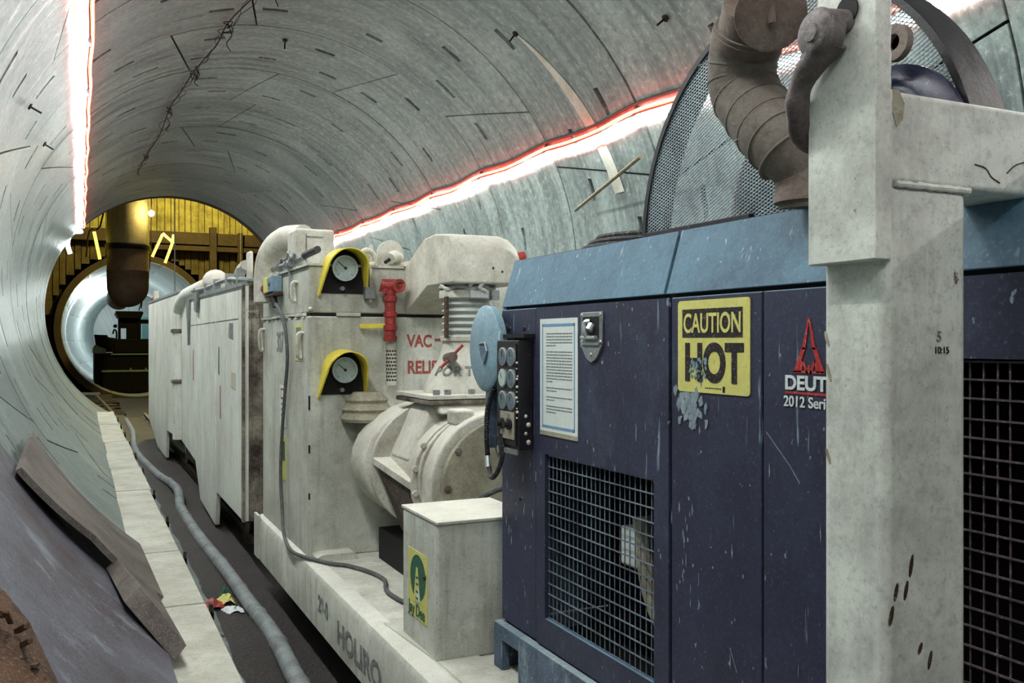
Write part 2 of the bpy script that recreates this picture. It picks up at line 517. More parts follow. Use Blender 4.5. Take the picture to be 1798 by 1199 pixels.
def segment(y0, y1, a0, a1, s0, s1, R, mat, parent, pockets=True, thick=0.10, coarse=False):
    """one precast lining segment: skewed ends, recessed wedge-shaped bolt pockets, its own edges and depth"""
    g = 0.011
    W = y1 - y0
    span = a1 - a0
    dr = random.uniform(-0.006, 0.006)
    step = 6 if coarse else 3
    svals = [i * step / span for i in range(int(span / step) + 1)]
    svals = [s for s in svals if s < 0.995] + [1.0]
    slots = []
    if pockets and W > 1.2:
        for frac, offs in ((0.26, (0.22, 0.74)), (0.69, (0.10, 0.5, 0.86))):
            for o_ in offs:
                sc = o_ + random.uniform(-0.04, 0.04)
                ln = random.uniform(4.2, 6.5) / span
                slots.append((frac, sc, min(sc + ln, 0.97), random.random() < 0.5))
        for _, a, b, _f in slots:
            svals = [s for s in svals if abs(s - a) > 0.012 and abs(s - b) > 0.012] + [a, b]
        svals = sorted(set(svals))
    hw = 0.040 / W
    yv = [0, 0.13, 0.26 - hw, 0.26 + hw, 0.5, 0.69 - hw, 0.69 + hw, 0.85, 1.0] if slots else [0, 0.5, 1.0]
    ga = math.degrees(g / R)
    def pt(s, v, r):
        th = (a0 + ga + s0 * (v - 0.5)) * (1 - s) + (a1 - ga + s1 * (v - 0.5)) * s
        y = y0 + g + (W - 2 * g) * v
        p = on_bore(th, y, r)
        return p
    mb = MB()
    ns, nv = len(svals), len(yv)
    vs = [pt(s, v, R + dr) for v in yv for s in svals]
    fs, holes = [], []
    for j in range(nv - 1):
        for i in range(ns - 1):
            vm, sm = (yv[j] + yv[j + 1]) / 2, (svals[i] + svals[i + 1]) / 2
            hit = None
            for fr, a, b, fl in slots:
                if abs(vm - fr) < hw * 0.9 and a - 1e-6 <= sm <= b + 1e-6:
                    hit = (a, b, fl)
            (holes.append((i, j, hit)) if hit else fs.append((j * ns + i, j * ns + i + 1, (j + 1) * ns + i + 1, (j + 1) * ns + i)))
    mb.add(vs, fs)
    # pocket floors sloping from the surface to their deep end, with side walls
    for i, j, (a, b, fl) in holes:
        def dep(s):
            k = (s - a) / max(b - a, 1e-6)
            return 0.02 + 0.10 * (k if fl else 1 - k)
        q = [pt(svals[i], yv[j], R + dr), pt(svals[i + 1], yv[j], R + dr), pt(svals[i + 1], yv[j + 1], R + dr), pt(svals[i], yv[j + 1], R + dr)]
        d = [pt(svals[i], yv[j], R + dep(svals[i])), pt(svals[i + 1], yv[j], R + dep(svals[i + 1])),
             pt(svals[i + 1], yv[j + 1], R + dep(svals[i + 1])), pt(svals[i], yv[j + 1], R + dep(svals[i]))]
        f2 = [(4, 5, 6, 7), (0, 1, 5, 4), (3, 7, 6, 2)]
        if abs(svals[i] - a) < 1e-6:
            f2.append((0, 4, 7, 3))
        if abs(svals[i + 1] - b) < 1e-6:
            f2.append((1, 2, 6, 5))
        mb.add(q + d, f2)
    # edges of the segment, going back into the joint
    rim = [(i, 0) for i in range(ns)] + [(ns - 1, j) for j in range(1, nv)] + [(i, nv - 1) for i in range(ns - 2, -1, -1)] + [(0, j) for j in range(nv - 2, 0, -1)]
    vs = [pt(svals[i], yv[j], R + dr) for i, j in rim] + [pt(svals[i], yv[j], R + thick) for i, j in rim]
    n = len(rim)
    mb.add(vs, [(k, (k + 1) % n, (k + 1) % n + n, k + n) for k in range(n)])
    me = bpy.data.meshes.new('lining_segment')
    org = ORG[parent.name]
    me.from_pydata([Vector(p) - org for p in mb.v], [], mb.f)
    bm = bmesh.new(); bm.from_mesh(me)
    bmesh.ops.remove_doubles(bm, verts=bm.verts, dist=0.0004)
    bmesh.ops.recalc_face_normals(bm, faces=bm.faces)
    # an open sheet: make sure the bore side looks inwards
    tot = 0
    for f in bm.faces:
        c = f.calc_center_median() + org
        inw = Vector((AX - c.x, 0, AZ - c.z)).normalized()
        tot += f.calc_area() * f.normal.dot(inw)
    if tot < 0:
        bmesh.ops.reverse_faces(bm, faces=bm.faces)
    bm.to_mesh(me); bm.free()
    me.materials.append(M[mat])
    me.shade_smooth(); me.set_sharp_from_angle(angle=R_(25))
    o = bpy.data.objects.new('lining_segment', me)
    COL.objects.link(o)
    o.parent = parent
    return o

def side_of(th):
    th = (th + 180) % 360 - 180
    if 48 <= th <= 128:
        return ceiling
    if -125 <= th <= -55:
        return floor
    return wall_right if -55 < th < 48 else wall_left

JOINTS = {0: ([20, 80, 140, 206, 262, 322], (8, -8, 8, 8, -8, -8)), 1: ([41.5, 100, 158.5, 218, 278, 338], (8.5, -8, -9, 8, 8, -8)),
          2: ([5, 65, 111, 168, 225, 290], (-8, 8, -8, 8, -8, 8)), 3: ([28, 88, 148, 208, 268, 328], (8, 8, -8, 8, -8, 8)),
          4: ([19, 87, 140, 200, 260, 320], (8, 6, -8, 8, 8, -8)), 5: ([38, 98, 158, 218, 278, 338], (8, -8, 8, -8, 8, -8))}
Y0, RW = 7.62, 1.93
for k in range(-8, 10):
    y0 = Y0 + RW * k
    y1 = min(y0 + RW, 26.1)
    js, sk = JOINTS.get(k, None) or ([x + random.choice((0, 22, 41)) for x in (8, 68, 128, 188, 248, 308)] if False else
                                    (lambda o_: ([o_ + 60 * i for i in range(6)], tuple(random.choice((-8, 8)) for _ in range(6))))(random.choice((2, 18, 33, 47))))
    for i in range(6):
        a0, a1 = js[i], js[(i + 1) % 6] + (360 if i == 5 else 0)
        segment(y0, y1, a0, a1, sk[i], sk[(i + 1) % 6], RT, 'lining', side_of((a0 + a1) / 2), coarse=(k < 0))

def shell(name, R, y0, y1, mat, parent, inward=True, n=72, zc=AZ):
    mb = MB()
    vs = [(AX + R * cos(2 * pi * i / n), y, zc + R * sin(2 * pi * i / n)) for y in (y0, y1) for i in range(n)]
    mb.add(vs, [(i, (i + 1) % n, (i + 1) % n + n, i + n) for i in range(n)])
    o = mb.build(name, mat, parent, smooth=True)
    return o
shell('grout_backing', RT + 0.09, Y0 - 8 * RW, 26.1, 'grout', ceiling)

# tail collar of the near bore and the headwall ring where the tunnel opens into the shaft
mb = MB()
mb.lathe((AX, 26.1, AZ), (0, 1, 0), [(0, RT + 0.02), (0, RT + 0.35), (0.5, RT + 0.35), (0.5, RT + 0.02)], 64, closed=True)
mb.build('trim_1', 'waler', None)['kind'] = 'structure'

# second tunnel beyond the shaft
FZ, FR, FY = 0.58, 3.0, 43.6
far_wall = thing('wall_far_tunnel', (AX, 0, FZ), kind='structure')
_AZ = AZ
def far_segment(y0, y1, a0, a1):
    mb = MB()
    nn = 8
    vs, fs = [], []
    for r in (FR, FR + 0.08):
        for y in (y0 + 0.01, y1 - 0.01):
            for i in range(nn + 1):
                a = R_(a0 + 0.2 + (a1 - a0 - 0.4) * i / nn)
                vs.append((AX + r * cos(a) + max(0, y - 60) ** 1.6 * 0.02, y, FZ + r * sin(a)))
    m = nn + 1
    for i in range(nn):
        fs.append((i, i + 1, m + i + 1, m + i))
        fs.append((i, 2 * m + i, 2 * m + i + 1, i + 1))
        fs.append((m + i, m + i + 1, 3 * m + i + 1, 3 * m + i))
    fs += [(0, m, 3 * m, 2 * m), (nn, 2 * m + nn, 3 * m + nn, m + nn)]
    mb.add(vs, fs)
    return mb.build('lining_segment', 'lining_far', far_wall, smooth=True)
for k in range(16):
    off = (10, 40)[k % 2]
    for i in range(6):
        far_segment(FY + k * 2.0, FY + k * 2.0 + 2.0, off + 60 * i, off + 60 * i + 60)
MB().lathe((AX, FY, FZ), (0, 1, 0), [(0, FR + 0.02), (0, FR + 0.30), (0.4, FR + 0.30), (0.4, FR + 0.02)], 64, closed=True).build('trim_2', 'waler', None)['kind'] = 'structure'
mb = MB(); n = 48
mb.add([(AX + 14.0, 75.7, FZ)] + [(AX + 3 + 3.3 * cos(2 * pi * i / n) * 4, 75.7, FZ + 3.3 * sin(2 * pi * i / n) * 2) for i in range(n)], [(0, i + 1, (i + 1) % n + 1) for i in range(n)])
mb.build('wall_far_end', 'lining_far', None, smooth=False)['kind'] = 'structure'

# shaft between the two tunnels: lagging boards, walers, side walls, bottom
shaft = thing('wall_shaft_back', (AX, 44.0, -2.4), kind='structure')
MB().box(-6, 12, 44.25, 44.4, -2.6, 12).build('backing', 'void', shaft)
for h in list(shaft.children):
    pass
# backing must leave the bore open: four pieces round it
for o in list(shaft.children):
    bpy.data.objects.remove(o)
mb = MB()
mb.box(-6, AX - FR, 44.25, 44.4, -2.6, 12); mb.box(AX + FR, 12, 44.25, 44.4, -2.6, 12); mb.box(AX - FR, AX + FR, 44.25, 44.4, FZ + FR, 12)
mb.build('backing', 'void', shaft)
x = -5.0
while x < 9.5:
    wd = random.choice((0.26, 0.3, 0.34))
    xm = x + wd / 2
    dx = min(abs(x - AX), abs(x + wd - AX))
    zlow = FZ + math.sqrt(max(0, (FR + 0.4) ** 2 - dx * dx)) if dx < FR + 0.4 else -2.3
    dy = random.uniform(-0.05, 0.05)
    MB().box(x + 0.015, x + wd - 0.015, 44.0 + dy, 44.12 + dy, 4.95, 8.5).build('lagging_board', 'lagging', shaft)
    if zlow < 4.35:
        MB().box(x + 0.015, x + wd - 0.015, 44.02 + dy, 44.14 + dy, zlow, 4.4).build('lagging_board', 'lagging_shaded', shaft)
    x += wd
MB().box(-5, 10, 43.55, 44.0, 4.4, 4.95).build('waler_beam', 'waler', shaft, bevel=0.02)
MB().box(3.0, 10, 43.4, 43.8, 4.1, 4.32).build('waler_beam', 'waler', shaft, bevel=0.02)
MB().box(5.35, 5.65, 43.3, 43.7, -2.3, 5.2).build('soldier_pile', 'waler', shaft, bevel=0.02)
MB().box(6.6, 6.8, 43.3, 43.7, -2.3, 5.0).build('soldier_pile', 'waler', shaft, bevel=0.02)
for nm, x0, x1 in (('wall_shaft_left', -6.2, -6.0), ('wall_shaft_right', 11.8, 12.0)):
    MB().box(x0, x1, 26.2, 44.3, -2.6, 12).build(nm, 'lagging_shaded', None)['kind'] = 'structure'
MB().box(-6.2, 12, 26.0, 44.4, 12, 12.2).build('ceiling_shaft', 'lagging_shaded', None)['kind'] = 'structure'
MB().box(-6, 12, 26.0, 44.4, -2.75, -2.45).build('floor_shaft', 'mud', None)['kind'] = 'structure'
mats = thing('floor_shaft_mats', (0, 26, -2.45), kind='structure')
for k in range(30):
    y = 26.3 + k * 0.58
    x0 = -0.9 + random.uniform(-0.15, 0.15)
    MB().box(x0, x0 + random.uniform(2.0, 2.3), y, y + 0.5, -2.45, -2.33 + random.uniform(0, 0.05)).build('timber_mat', 'timber', mats, bevel=0.01)
mb = MB()
mb.box(-6, AX - RT - .3, 26.15, 26.35, -2.6, 12); mb.box(AX + RT + .3, 12, 26.15, 26.35, -2.6, 12); mb.box(AX - RT - .3, AX + RT + .3, 26.15, 26.35, AZ + RT + .3, 12)
mb.build('wall_shaft_front', 'lagging_shaded', None)['kind'] = 'structure'

# muck on the invert under the train
mb = MB()
nx, ny = 14, 60
vs, fs = [], []
for j in range(ny + 1):
    for i in range(nx + 1):
        y = -2 + 28 * j / ny
        xx = 0.80 + 2.92 * i / nx
        vs.append((xx, y, (-1.93 if xx < 1.15 else -1.99) + random.uniform(-0.02, 0.02)))
for j in range(ny):
    for i in range(nx):
        a = j * (nx + 1) + i
        fs.append((a, a + 1, a + nx + 2, a + nx + 1))
mb.add(vs, fs).build('floor_muck', 'mud', None)['kind'] = 'structure'

# rails
for xr, lb in ((1.55, 'rusty running rail on the walkway side under the train'), (3.05, 'rusty running rail on the far side under the train')):
    mb = MB()
    prof = [(-.05, 0), (.05, 0), (.05, .012), (.01, .02), (.01, .08), (.028, .085), (.028, .11), (-.028, .11), (-.028, .085), (-.01, .08), (-.01, .02), (-.05, .012)]
    mb.prism([(xr + a, -2.0 + b) for a, b in prof], 'y', -2.0, 26.0)
    tag(mb.build('rail', 'rail', None, smooth=False), lb, 'rail')

# ------------------------------------------------------------------ plank walkway on brackets
walk = thing('plank_walkway', (0.53, 2.6, -1.66), 'pale plank walkway on brackets along the left tunnel wall', 'walkway')
ys = [2.7, 4.30, 5.87, 7.41, 8.95, 10.6, 12.5, 14.2, 15.9, 17.6, 19.3, 21.0, 22.7]
for i in range(len(ys) - 1):
    dz = random.uniform(-0.006, 0.006)
    dx = random.uniform(-0.012, 0.012)
    MB().box(0.345 + dx, 0.695 + dx, ys[i] + 0.008, ys[i + 1] - 0.008, -1.65 + dz, -1.60 + dz).build('plank', 'board', walk, bevel=0.006)
for y in ys[1:]:
    mb = MB()
    mb.beam((0.30, y - 0.05, -1.675), (0.74, y - 0.05, -1.675), 0.05, 0.045)
    mb.beam((0.72, y - 0.05, -1.70), (0.66, y - 0.05, -1.93), 0.05, 0.03, up=(1, 0, 0))
    mb.beam((0.725, y - 0.05, -1.60), (0.725, y - 0.05, -1.70), 0.05, 0.02, up=(1, 0, 0))
    mb.build('bracket', 'waler', walk)

# ------------------------------------------------------------------ loose sheets at lower left
def curved_sheet(name, mat, y_rng, a_rng, rfun, t, label, cat, jag=None, ny=14, na=12):
    mb = MB()
    vs, fs = [], []
    for lay in (0, 1):
        for j in range(ny + 1):
            for i in range(na + 1):
                v, s = j / ny, i / na
                a = a_rng[0] + (a_rng[1] - a_rng[0]) * s
                y = y_rng[0] + (y_rng[1] - y_rng[0]) * v
                if jag and j == 0:
                    y += jag[i % len(jag)]
                y += rfun(s, v)[1]
                vs.append(on_bore(a + rfun(s, v)[2], y, rfun(s, v)[0] + lay * t))
    W = na + 1
    N = W * (ny + 1)
    for j in range(ny):
        for i in range(na):
            a = j * W + i
            fs.append((a, a + 1, a + W + 1, a + W))
            fs.append((a + N, a + W + N, a + W + 1 + N, a + 1 + N))
    for j in range(ny):
        a = j * W; fs.append((a, a + W, a + W + N, a + N))
        a = j * W + na; fs.append((a, a + N, a + W + N, a + W))
    for i in range(na):
        a = i; fs.append((a, a + N, a + 1 + N, a + 1))
        a = ny * W + i; fs.append((a, a + 1, a + 1 + N, a + N))
    mb.add(vs, fs)
    return tag(mb.build(name, mat, None, smooth=True), label, cat)
curved_sheet('formwork_sheet', 'sheet', (5.55, 7.95), (-150, -128.2), lambda s, v: (3.02 - 0.10 * (1 - v) * (1 - abs(2 * s - 1) * 0.5), 0.25 * s * (1 - v) - 0.35 * s * v, 0), 0.035,
             'dark muddy formwork sheet leaning on the wall beyond the stained steel sheet', 'sheet')
curved_sheet('steel_sheet', 'sheet2', (3.35, 5.9), (-153, -129), lambda s, v: (3.03 - 0.05 * (1 - v) * s, 0.12 * sin(6 * s) - 0.9 * s * (1 - v), 0), 0.02,
             'wide stained blue-grey steel sheet with a torn near edge lying against the left wall', 'sheet',
             jag=[0.0, 0.05, -0.03, 0.06, -0.02, 0.03, -0.05, 0.04])
curved_sheet('rubble_heap', 'rubble', (1.9, 3.45), (-154, -127), lambda s, v: (3.0 + 0.03 * sin(13 * s + 7 * v), -0.5 * s, 0), 0.03,
             'brown rusty rubble at the lower left corner below the torn sheet edge', 'rubble')
# ragged strip of torn edge
mb = MB()
for k in range(26):
    a = -149.5 + 0.62 * k
    y = 3.32 + random.uniform(-0.03, 0.05) - 0.9 * (a + 153) / 24
    p = on_bore(a, y, 2.98 + random.uniform(-0.015, 0.02))
    q = p + Vector((random.uniform(-.02, .03), random.uniform(-.09, -.02), random.uniform(-.01, .05)))
    mb.beam(p, q, random.uniform(.012, .03), random.uniform(.006, .016))
tag(mb.build('torn_fringe', 'rubble', None, smooth=False), 'ragged orange-brown fringe along the near edge of the stained sheet', 'debris', kind='stuff')
# short thick board lying at the foot of the sheets, beside the walkway
mb = MB()
c0, c1 = on_bore(-134.5, 5.75, 2.98), on_bore(-133.4, 4.75, 2.93)
mb.add([on_bore(-135.5, 5.75, 2.94), on_bore(-129.5, 5.75, 2.96), on_bore(-128.3, 4.72, 2.93), on_bore(-134.2, 5.05, 2.88),
        on_bore(-135.5, 5.75, 3.02), on_bore(-129.5, 5.75, 3.04), on_bore(-128.3, 4.72, 3.02), on_bore(-134.2, 5.05, 2.99)],
       [(0, 1, 2, 3), (7, 6, 5, 4), (0, 4, 5, 1), (1, 5, 6, 2), (2, 6, 7, 3), (3, 7, 4, 0)])
tag(mb.build('board_offcut', 'sheet', None, smooth=False, bevel=0.004), 'short thick dark board with a black cut end beside the nearest walkway planks', 'board')

# ------------------------------------------------------------------ hose and litter on the invert
pts = [(1.03, 24.5, -1.94), (1.02, 21.0, -1.94), (0.90, 17.4, -1.94), (1.02, 14.3, -1.94), (1.10, 13.3, -1.92), (1.15, 12.5, -1.93), (1.07, 11.4, -1.94), (1.06, 10.8, -1.94), (1.07, 9.5, -1.94),
       (1.12, 8.0, -1.94), (1.13, 6.9, -1.93), (1.155, 6.1, -1.94), (1.12, 5.15, -1.94), (1.10, 4.2, -1.94), (1.09, 2.5, -1.94)]
hose = tag(MB().tube(pts, 0.056, 12, smooth=5).build('slurry_hose', 'hose', None), 'grey muddy ribbed hose lying along the invert beside the train', 'hose')
sp = spline([Vector(p) for p in pts], 5)
for k in range(4, len(sp) - 3, 4):
    d = (sp[k + 1] - sp[k]).normalized()
    MB().lathe(sp[k] - d * 0.02, d, [(0, 0.056), (0.012, 0.063), (0.03, 0.063), (0.042, 0.056)], 14).build('band', 'hose', hose)
# crumpled snack bag
bag = thing('litter_bag', (0.86, 6.9, -1.95), 'small crumpled red and green wrapper between walkway and hose', 'litter')
def crumple(x0, y0, z0, sx, sy, sz, mat, nm):
    mb = MB(); vs, fs = [], []
    for j in range(6):
        for i in range(8):
            vs.append((x0 + sx * i / 7 + random.uniform(-.01, .01), y0 + sy * j / 5 + random.uniform(-.02, .02), z0 + sz * sin(pi * i / 7) * sin(pi * (j + .5) / 6) + random.uniform(0, .02)))
    for j in range(5):
        for i in range(7):
            a = j * 8 + i; fs.append((a, a + 1, a + 9, a + 8))
    mb.add(vs, fs).build(nm, mat, bag, smooth=False)
crumple(0.80, 6.85, -1.95, 0.16, 0.22, 0.06, 'red', 'wrapper')
crumple(0.92, 6.95, -1.94, 0.12, 0.16, 0.06, 'sign_yellow', 'wrapper')
crumple(0.96, 7.08, -1.93, 0.06, 0.12, 0.07, 'green', 'wrapper')
crumple(0.93, 6.72, -1.95, 0.13, 0.16, 0.03, 'white', 'wrapper')

# ------------------------------------------------------------------ light ropes with their shading conduit
def rope_run(theta, side, y0, y1, seed, label, rlabel, clabel, amp):
    rnd = random.Random(seed)
    t = thing('light_rope', on_bore(theta, y0, RT - .05), label, 'light rope', 'light ropes along the tunnel')
    pts, y = [], y0
    k = 0
    while y < y1:
        # hangs from a clip at each ring, sags between
        ph = ((y - Y0) / RW) % 1.0
        sag = 4 * ph * (1 - ph) * amp + rnd.uniform(-0.12, 0.12)
        pts.append(on_bore(theta + side * sag, y, RT - 0.045 + rnd.uniform(-0.008, 0.008)))
        y += RW / 5
        k += 1
    MB().tube(pts, 0.022, 8, smooth=3).build('glowing_tube', 'rope' if side > 0 else 'rope_right', t)
    c = thing('conduit', on_bore(theta, y0, RT), clabel, 'conduit')
    cp = []
    for p in pts:
        a = math.degrees(math.atan2(p.z - AZ, p.x - AX))
        cp.append((a - side * 1.35, p.y))
    mb = MB()
    lip_o = [on_bore(a, yy, RT - 0.012) for a, yy in cp]
    lip_i = [on_bore(a + side * 0.1, yy, RT - (0.125 if side < 0 else 0.075)) for a, yy in cp]
    vs, fs = [], []
    for a, b in zip(lip_o, lip_i):
        tn = Vector((0, 0, 0.006)) if abs(side) else Vector()
        vs += [a, b, b + tn, a + tn]
    for i in range(len(lip_o) - 1):
        o_ = 4 * i
        for q in range(4):
            q2 = (q + 1) % 4
            fs.append((o_ + q, o_ + q2, o_ + 4 + q2, o_ + 4 + q))
    mb.add(vs, fs).build('shade_lip', 'conduit', c, smooth=False)
    MB().tube([on_bore(a - side * 1.6, yy, RT - 0.022) for a, yy in cp], 0.016, 8, smooth=2).build('pipe', 'conduit', c)
    r = thing('red_halo_strand', on_bore(theta, y0, RT - .02), rlabel, 'light rope', 'added red halo strands along the tunnel')  # strands added to imitate the red halo round the white rope
    MB().tube([on_bore(a - side * (0.5 if side < 0 else 0.7), yy, RT - (0.10 if side < 0 else 0.075)) for a, yy in cp], 0.017, 6, smooth=2).build('glowing_tube', 'red_halo', r)
    r2 = MB().tube([on_bore(a + side * 2.35, yy, RT - 0.03) for a, yy in cp], 0.009, 6, smooth=2).build('glowing_tube', 'red_halo', r)
    for j in range(-6, 10):
        yy = Y0 + RW * j
        if y0 < yy < y1:
            MB().beam(on_bore(theta - side * 2.2, yy, RT - .01), on_bore(theta - side * 0.2, yy, RT - .135), 0.03, 0.012, up=(0, 1, 0)).build('clip', 'conduit', c)
rope_run(27.2, -1, -6.0, 25.8, 3, 'white glowing light rope along the right tunnel wall', 'added red strand imitating the halo of the right-hand white light rope',
         'grey shading conduit above the right-hand light rope', 0.9)
rope_run(138.0, 1, -6.0, 26.0, 5, 'white glowing light rope along the upper left of the tunnel', 'added red strand imitating the halo of the left-hand white light rope',
         'grey shading conduit above the left-hand light rope', 0.5)
# the left rope's loose end hanging at the mouth
tag(MB().tube([on_bore(138.5, 25.6, RT - .1), (-0.2, 25.8, 2.75), (-0.28, 25.9, 2.5), (-0.22, 25.9, 2.25)], 0.05, 8, smooth=4).build('light_rope_tail', 'rope', None),
    'short glowing tail of rope hanging at the tunnel mouth', 'light rope')

# hanging wires, hooks and anchors on the crown
def wire(pts, r, label, mat='void', name='wire', cat='wire', group=None):
    return tag(MB().tube(pts, r, 6, smooth=3).build(name, mat, None), label, cat, group)
wp = []
for px_t, yy in ((96, 8.3), (97.5, 9.3), (101, 10.3), (103, 11.2), (104, 12.0), (107, 13.2), (108, 14.2), (109, 15.3), (110, 17.0), (112, 19.0), (113, 21.0)):
    wp.append(on_bore(px_t + random.uniform(-.5, .5), yy, RT - .05 - random.uniform(0, .05)))
cw = wire(wp, 0.008, 'dark tangled wire strung along the tunnel crown')
for q in range(2):
    MB().tube([p + Vector((random.uniform(-.07, .07), random.uniform(-.1, .1), random.uniform(-.08, .02))) for p in spline(wp, 4)], .004, 5, smooth=3).build('strand', 'void', cw)
for p in wp[1:-1:2]:
    MB().tube([p + Vector((random.uniform(-.06, .06), random.uniform(-.06, .06), random.uniform(-.12, .03))) for _ in range(8)], .006, 5, smooth=3).build('knot', 'void', cw)
for k, (th, yy) in enumerate(((98.5, 9.6), (103, 11.3), (106.5, 13.0), (109, 16.0))):
    p = on_bore(th, yy, RT - .05)
    wire([p, p + Vector((.05, .05, -.1)), p + Vector((-.02, 0, -.22)), p + Vector((.03, .02, -.34 + .04 * k))], 0.006,
         'thin loose wire end hanging from the crown wire, %s' % ('nearest to the camera', 'second from the camera', 'third from the camera', 'farthest from the camera')[k])
def anchor(th, y, label):
    p = on_bore(th, y, RT - .01)
    n_ = (Vector((AX, y, AZ)) - p).normalized()
    t = thing('anchor_plug', p, label, 'anchor', 'anchors on the tunnel lining')
    MB().lathe(p, n_, [(0, .03), (.015, .035), (.02, .015)], 14).build('plate', 'void', t)
    MB().cyl(p, p + n_ * .12, .010, n=8).build('stud', 'void', t)
    return t
anchor(88.0, 11.9, 'dark anchor plate with stud on the crown right of the hanging wire')
anchor(52.5, 8.7, 'dark anchor plug at the head of the pale stain on the right vault')
anchor(40.8, 6.62, 'round dark plug high on the right wall above the exhaust elbow')
anchor(152, 9.9, 'small dark hook on the left wall beside the left light rope')
anchor(150, 12.2, 'small dark hook farther along the left wall')
# mortar run below the plug
mb = MB(); vs, fs = [], []
N = 16
for j in range(N + 1):
    t_ = j / N
    th = 52 - t_ * 37
    wd = 0.03 + 0.16 * min(1, t_ * 2.2)
    yc = 8.7 - t_ * 0.30
    for k in range(5):
        s = k / 4 * 2 - 1
        vs.append(on_bore(th, yc + s * wd / 2, RT - 0.012 - 0.014 * (1 - s * s)))
for j in range(N):
    for k in range(4):
        a = j * 5 + k; fs.append((a, a + 1, a + 6, a + 5))
mb.add(vs, fs).build('trim_3', 'board', None)['kind'] = 'structure'
# brass rod against the right wall
tag(MB().cyl((5.12, 9.1, 1.50), (4.55, 6.9, 1.66), 0.018, n=8).build('guy_rod', 'brass', None), 'thin brown rod slanting up from the right wall to the engine guard', 'rod')

# ------------------------------------------------------------------ shaft fittings: duct, lamp, light tubes
duct = thing('ventilation_duct', (1.5, 34, 1.15), 'large ventilation duct dropping down the shaft and bending into the far tunnel', 'duct')
MB().lathe((1.5, 34, 3.3), (0, 0, 1), [(0, .68), (3.0, .67), (8.68, .66)], 36).build('riser', 'duct', duct)
MB().lathe((1.5, 34, 3.14), (0, 0, 1), [(0, .70), (.05, .73), (.16, .73), (.2, .70)], 36).build('clamp_band', 'void', duct)
MB().lathe((1.5, 34, 3.2), (0, 0, -1), [(0, .67), (.75, .675), (.78, .69), (.81, .675), (1.30, .67)] + [(1.30 + .72 * sin(R_(a)), max(.67 * cos(R_(a)), .003)) for a in range(10, 91, 10)], 36).build('rounded_end', 'duct_dark', duct)
MB().tube([(1.5, 34.3, 1.95), (1.5, 36, 1.9), (1.55, 44, 1.9)], .5, 20).build('run', 'duct_dark', duct)
for a, b in (((.83, 33.9, 3.25), (.9, 34.3, 1.9)), ((2.17, 33.9, 3.25), (2.0, 35.4, 1.2))):
    MB().cyl(a, b, .02, n=6).build('sling', 'void', duct)
lb = thing('shaft_bulb', (2.2, 33.2, 4.4), 'bright bare bulb on a cord beside the ventilation duct', 'lamp')
MB().sphere((2.2, 33.2, 4.35), 0.10).build('bulb', 'bulb', lb)
MB().cyl((2.2, 33.2, 4.45), (2.2, 33.2, 11.98), .015, n=6).build('cord', 'waler', lb)
def strip(pts, label, r=.045):
    tag(MB().tube(pts, r, 8).build('light_tube', 'strip', None), label, 'light tube', 'yellow light tubes in the shaft')
strip([(2.28, 34, 2.95), (2.62, 34, 3.75)], 'yellow glowing tube right of the duct, left leg of the zigzag')
strip([(2.62, 34, 3.78), (2.98, 34, 3.45)], 'short yellow glowing tube at the top of the zigzag')
strip([(2.98, 34, 3.75), (2.92, 34, 3.4), (2.70, 34, 2.75)], 'yellow glowing tube right of the duct, right leg of the zigzag')
strip([(0.44, 34, 3.72), (0.62, 34, 2.80)], 'slanting yellow glowing tube left of the ventilation duct', .05)
wire([(0.85, 34, 5.2), (0.62, 34, 3.9), (0.30, 34, 3.75), (0.2, 34.4, 2.9)], .03, 'dark cable looping down left of the ventilation duct', 'waler')
wire([(2.75, 31, 11.98), (2.75, 31, 0.5)], .02, 'pale straight wire hanging down the shaft', 'paper')
wire([(6.5, 42, 11.98), (6.5, 42, 1.0)], .015, 'thin pale wire at the right of the shaft', 'mesh_steel')
wire([(2.25, 34, 5.2), (2.2, 34.1, 2.6), (1.9, 35, 1.1)], .018, 'dark rope running down beside the duct', 'waler')
# guard rail debris at left of shaft bottom
for k, (p, q, lb_) in enumerate((((-0.55, 33, -1.7), (0.6, 33.4, -1.75), 'pale pipe lying across the shaft bottom at left'), ((0.5, 33.2, -1.8), (1.0, 30.5, -2.3), 'pale pipe sloping down to the shaft floor'))):
    tag(MB().cyl(p, q, .05, n=8).build('pipe', 'board', None), lb_, 'pipe')
wire([(-1.0, 34, -0.9), (-0.55, 33.6, -1.1), (-0.4, 33.4, -1.6), (-0.7, 33.4, -2.2)], .03, 'orange brown cable loop at the left of the shaft bottom', 'cap')

# ------------------------------------------------------------------ dark locomotive in the far tunnel
loco = thing('locomotive', (2.3, 46, -2.4), 'black mine locomotive standing in the far tunnel', 'locomotive')
MB().box(.60, 4.0, 46.0, 50, -2.2, -0.55).build('frame', 'loco', loco, bevel=.03)
MB().box(.95, 3.9, 45.6, 46.0, -2.35, -1.35).build('buffer_plate', 'loco', loco, bevel=.04)
MB().box(.9, 3.9, 45.55, 46.0, -1.40, -1.32).build('step_edge', 'loco_edge', loco)
MB().box(1.3, 3.9, 45.9, 46.0, -.62, -.56).build('hood_edge', 'loco_edge', loco)
MB().prism([(.55, -.55), (1.1, -.55), (1.1, -.35), (.62, -.15), (.55, -.3)], 'y', 46, 50).build('fender', 'loco_edge', loco)
MB().prism([(.75, -.5), (1.5, -.5), (1.55, .15), (1.2, .2), (1.15, .3), (.62, .32)], 'y', 46.3, 49).build('tool_bin', 'loco', loco)
MB().box(1.45, 4.0, 46.2, 49.5, -.55, .12).build('hood', 'loco', loco, bevel=.05)
for a, b in ((1.62, 1.74), (2.5, 2.62)):
    MB().box(a, b, 46.5, 46.65, .1, 1.25).build('cab_post', 'loco', loco)
MB().box(1.74, 2.5, 46.6, 46.7, .62, 1.25).build('cab_front', 'loco', loco)
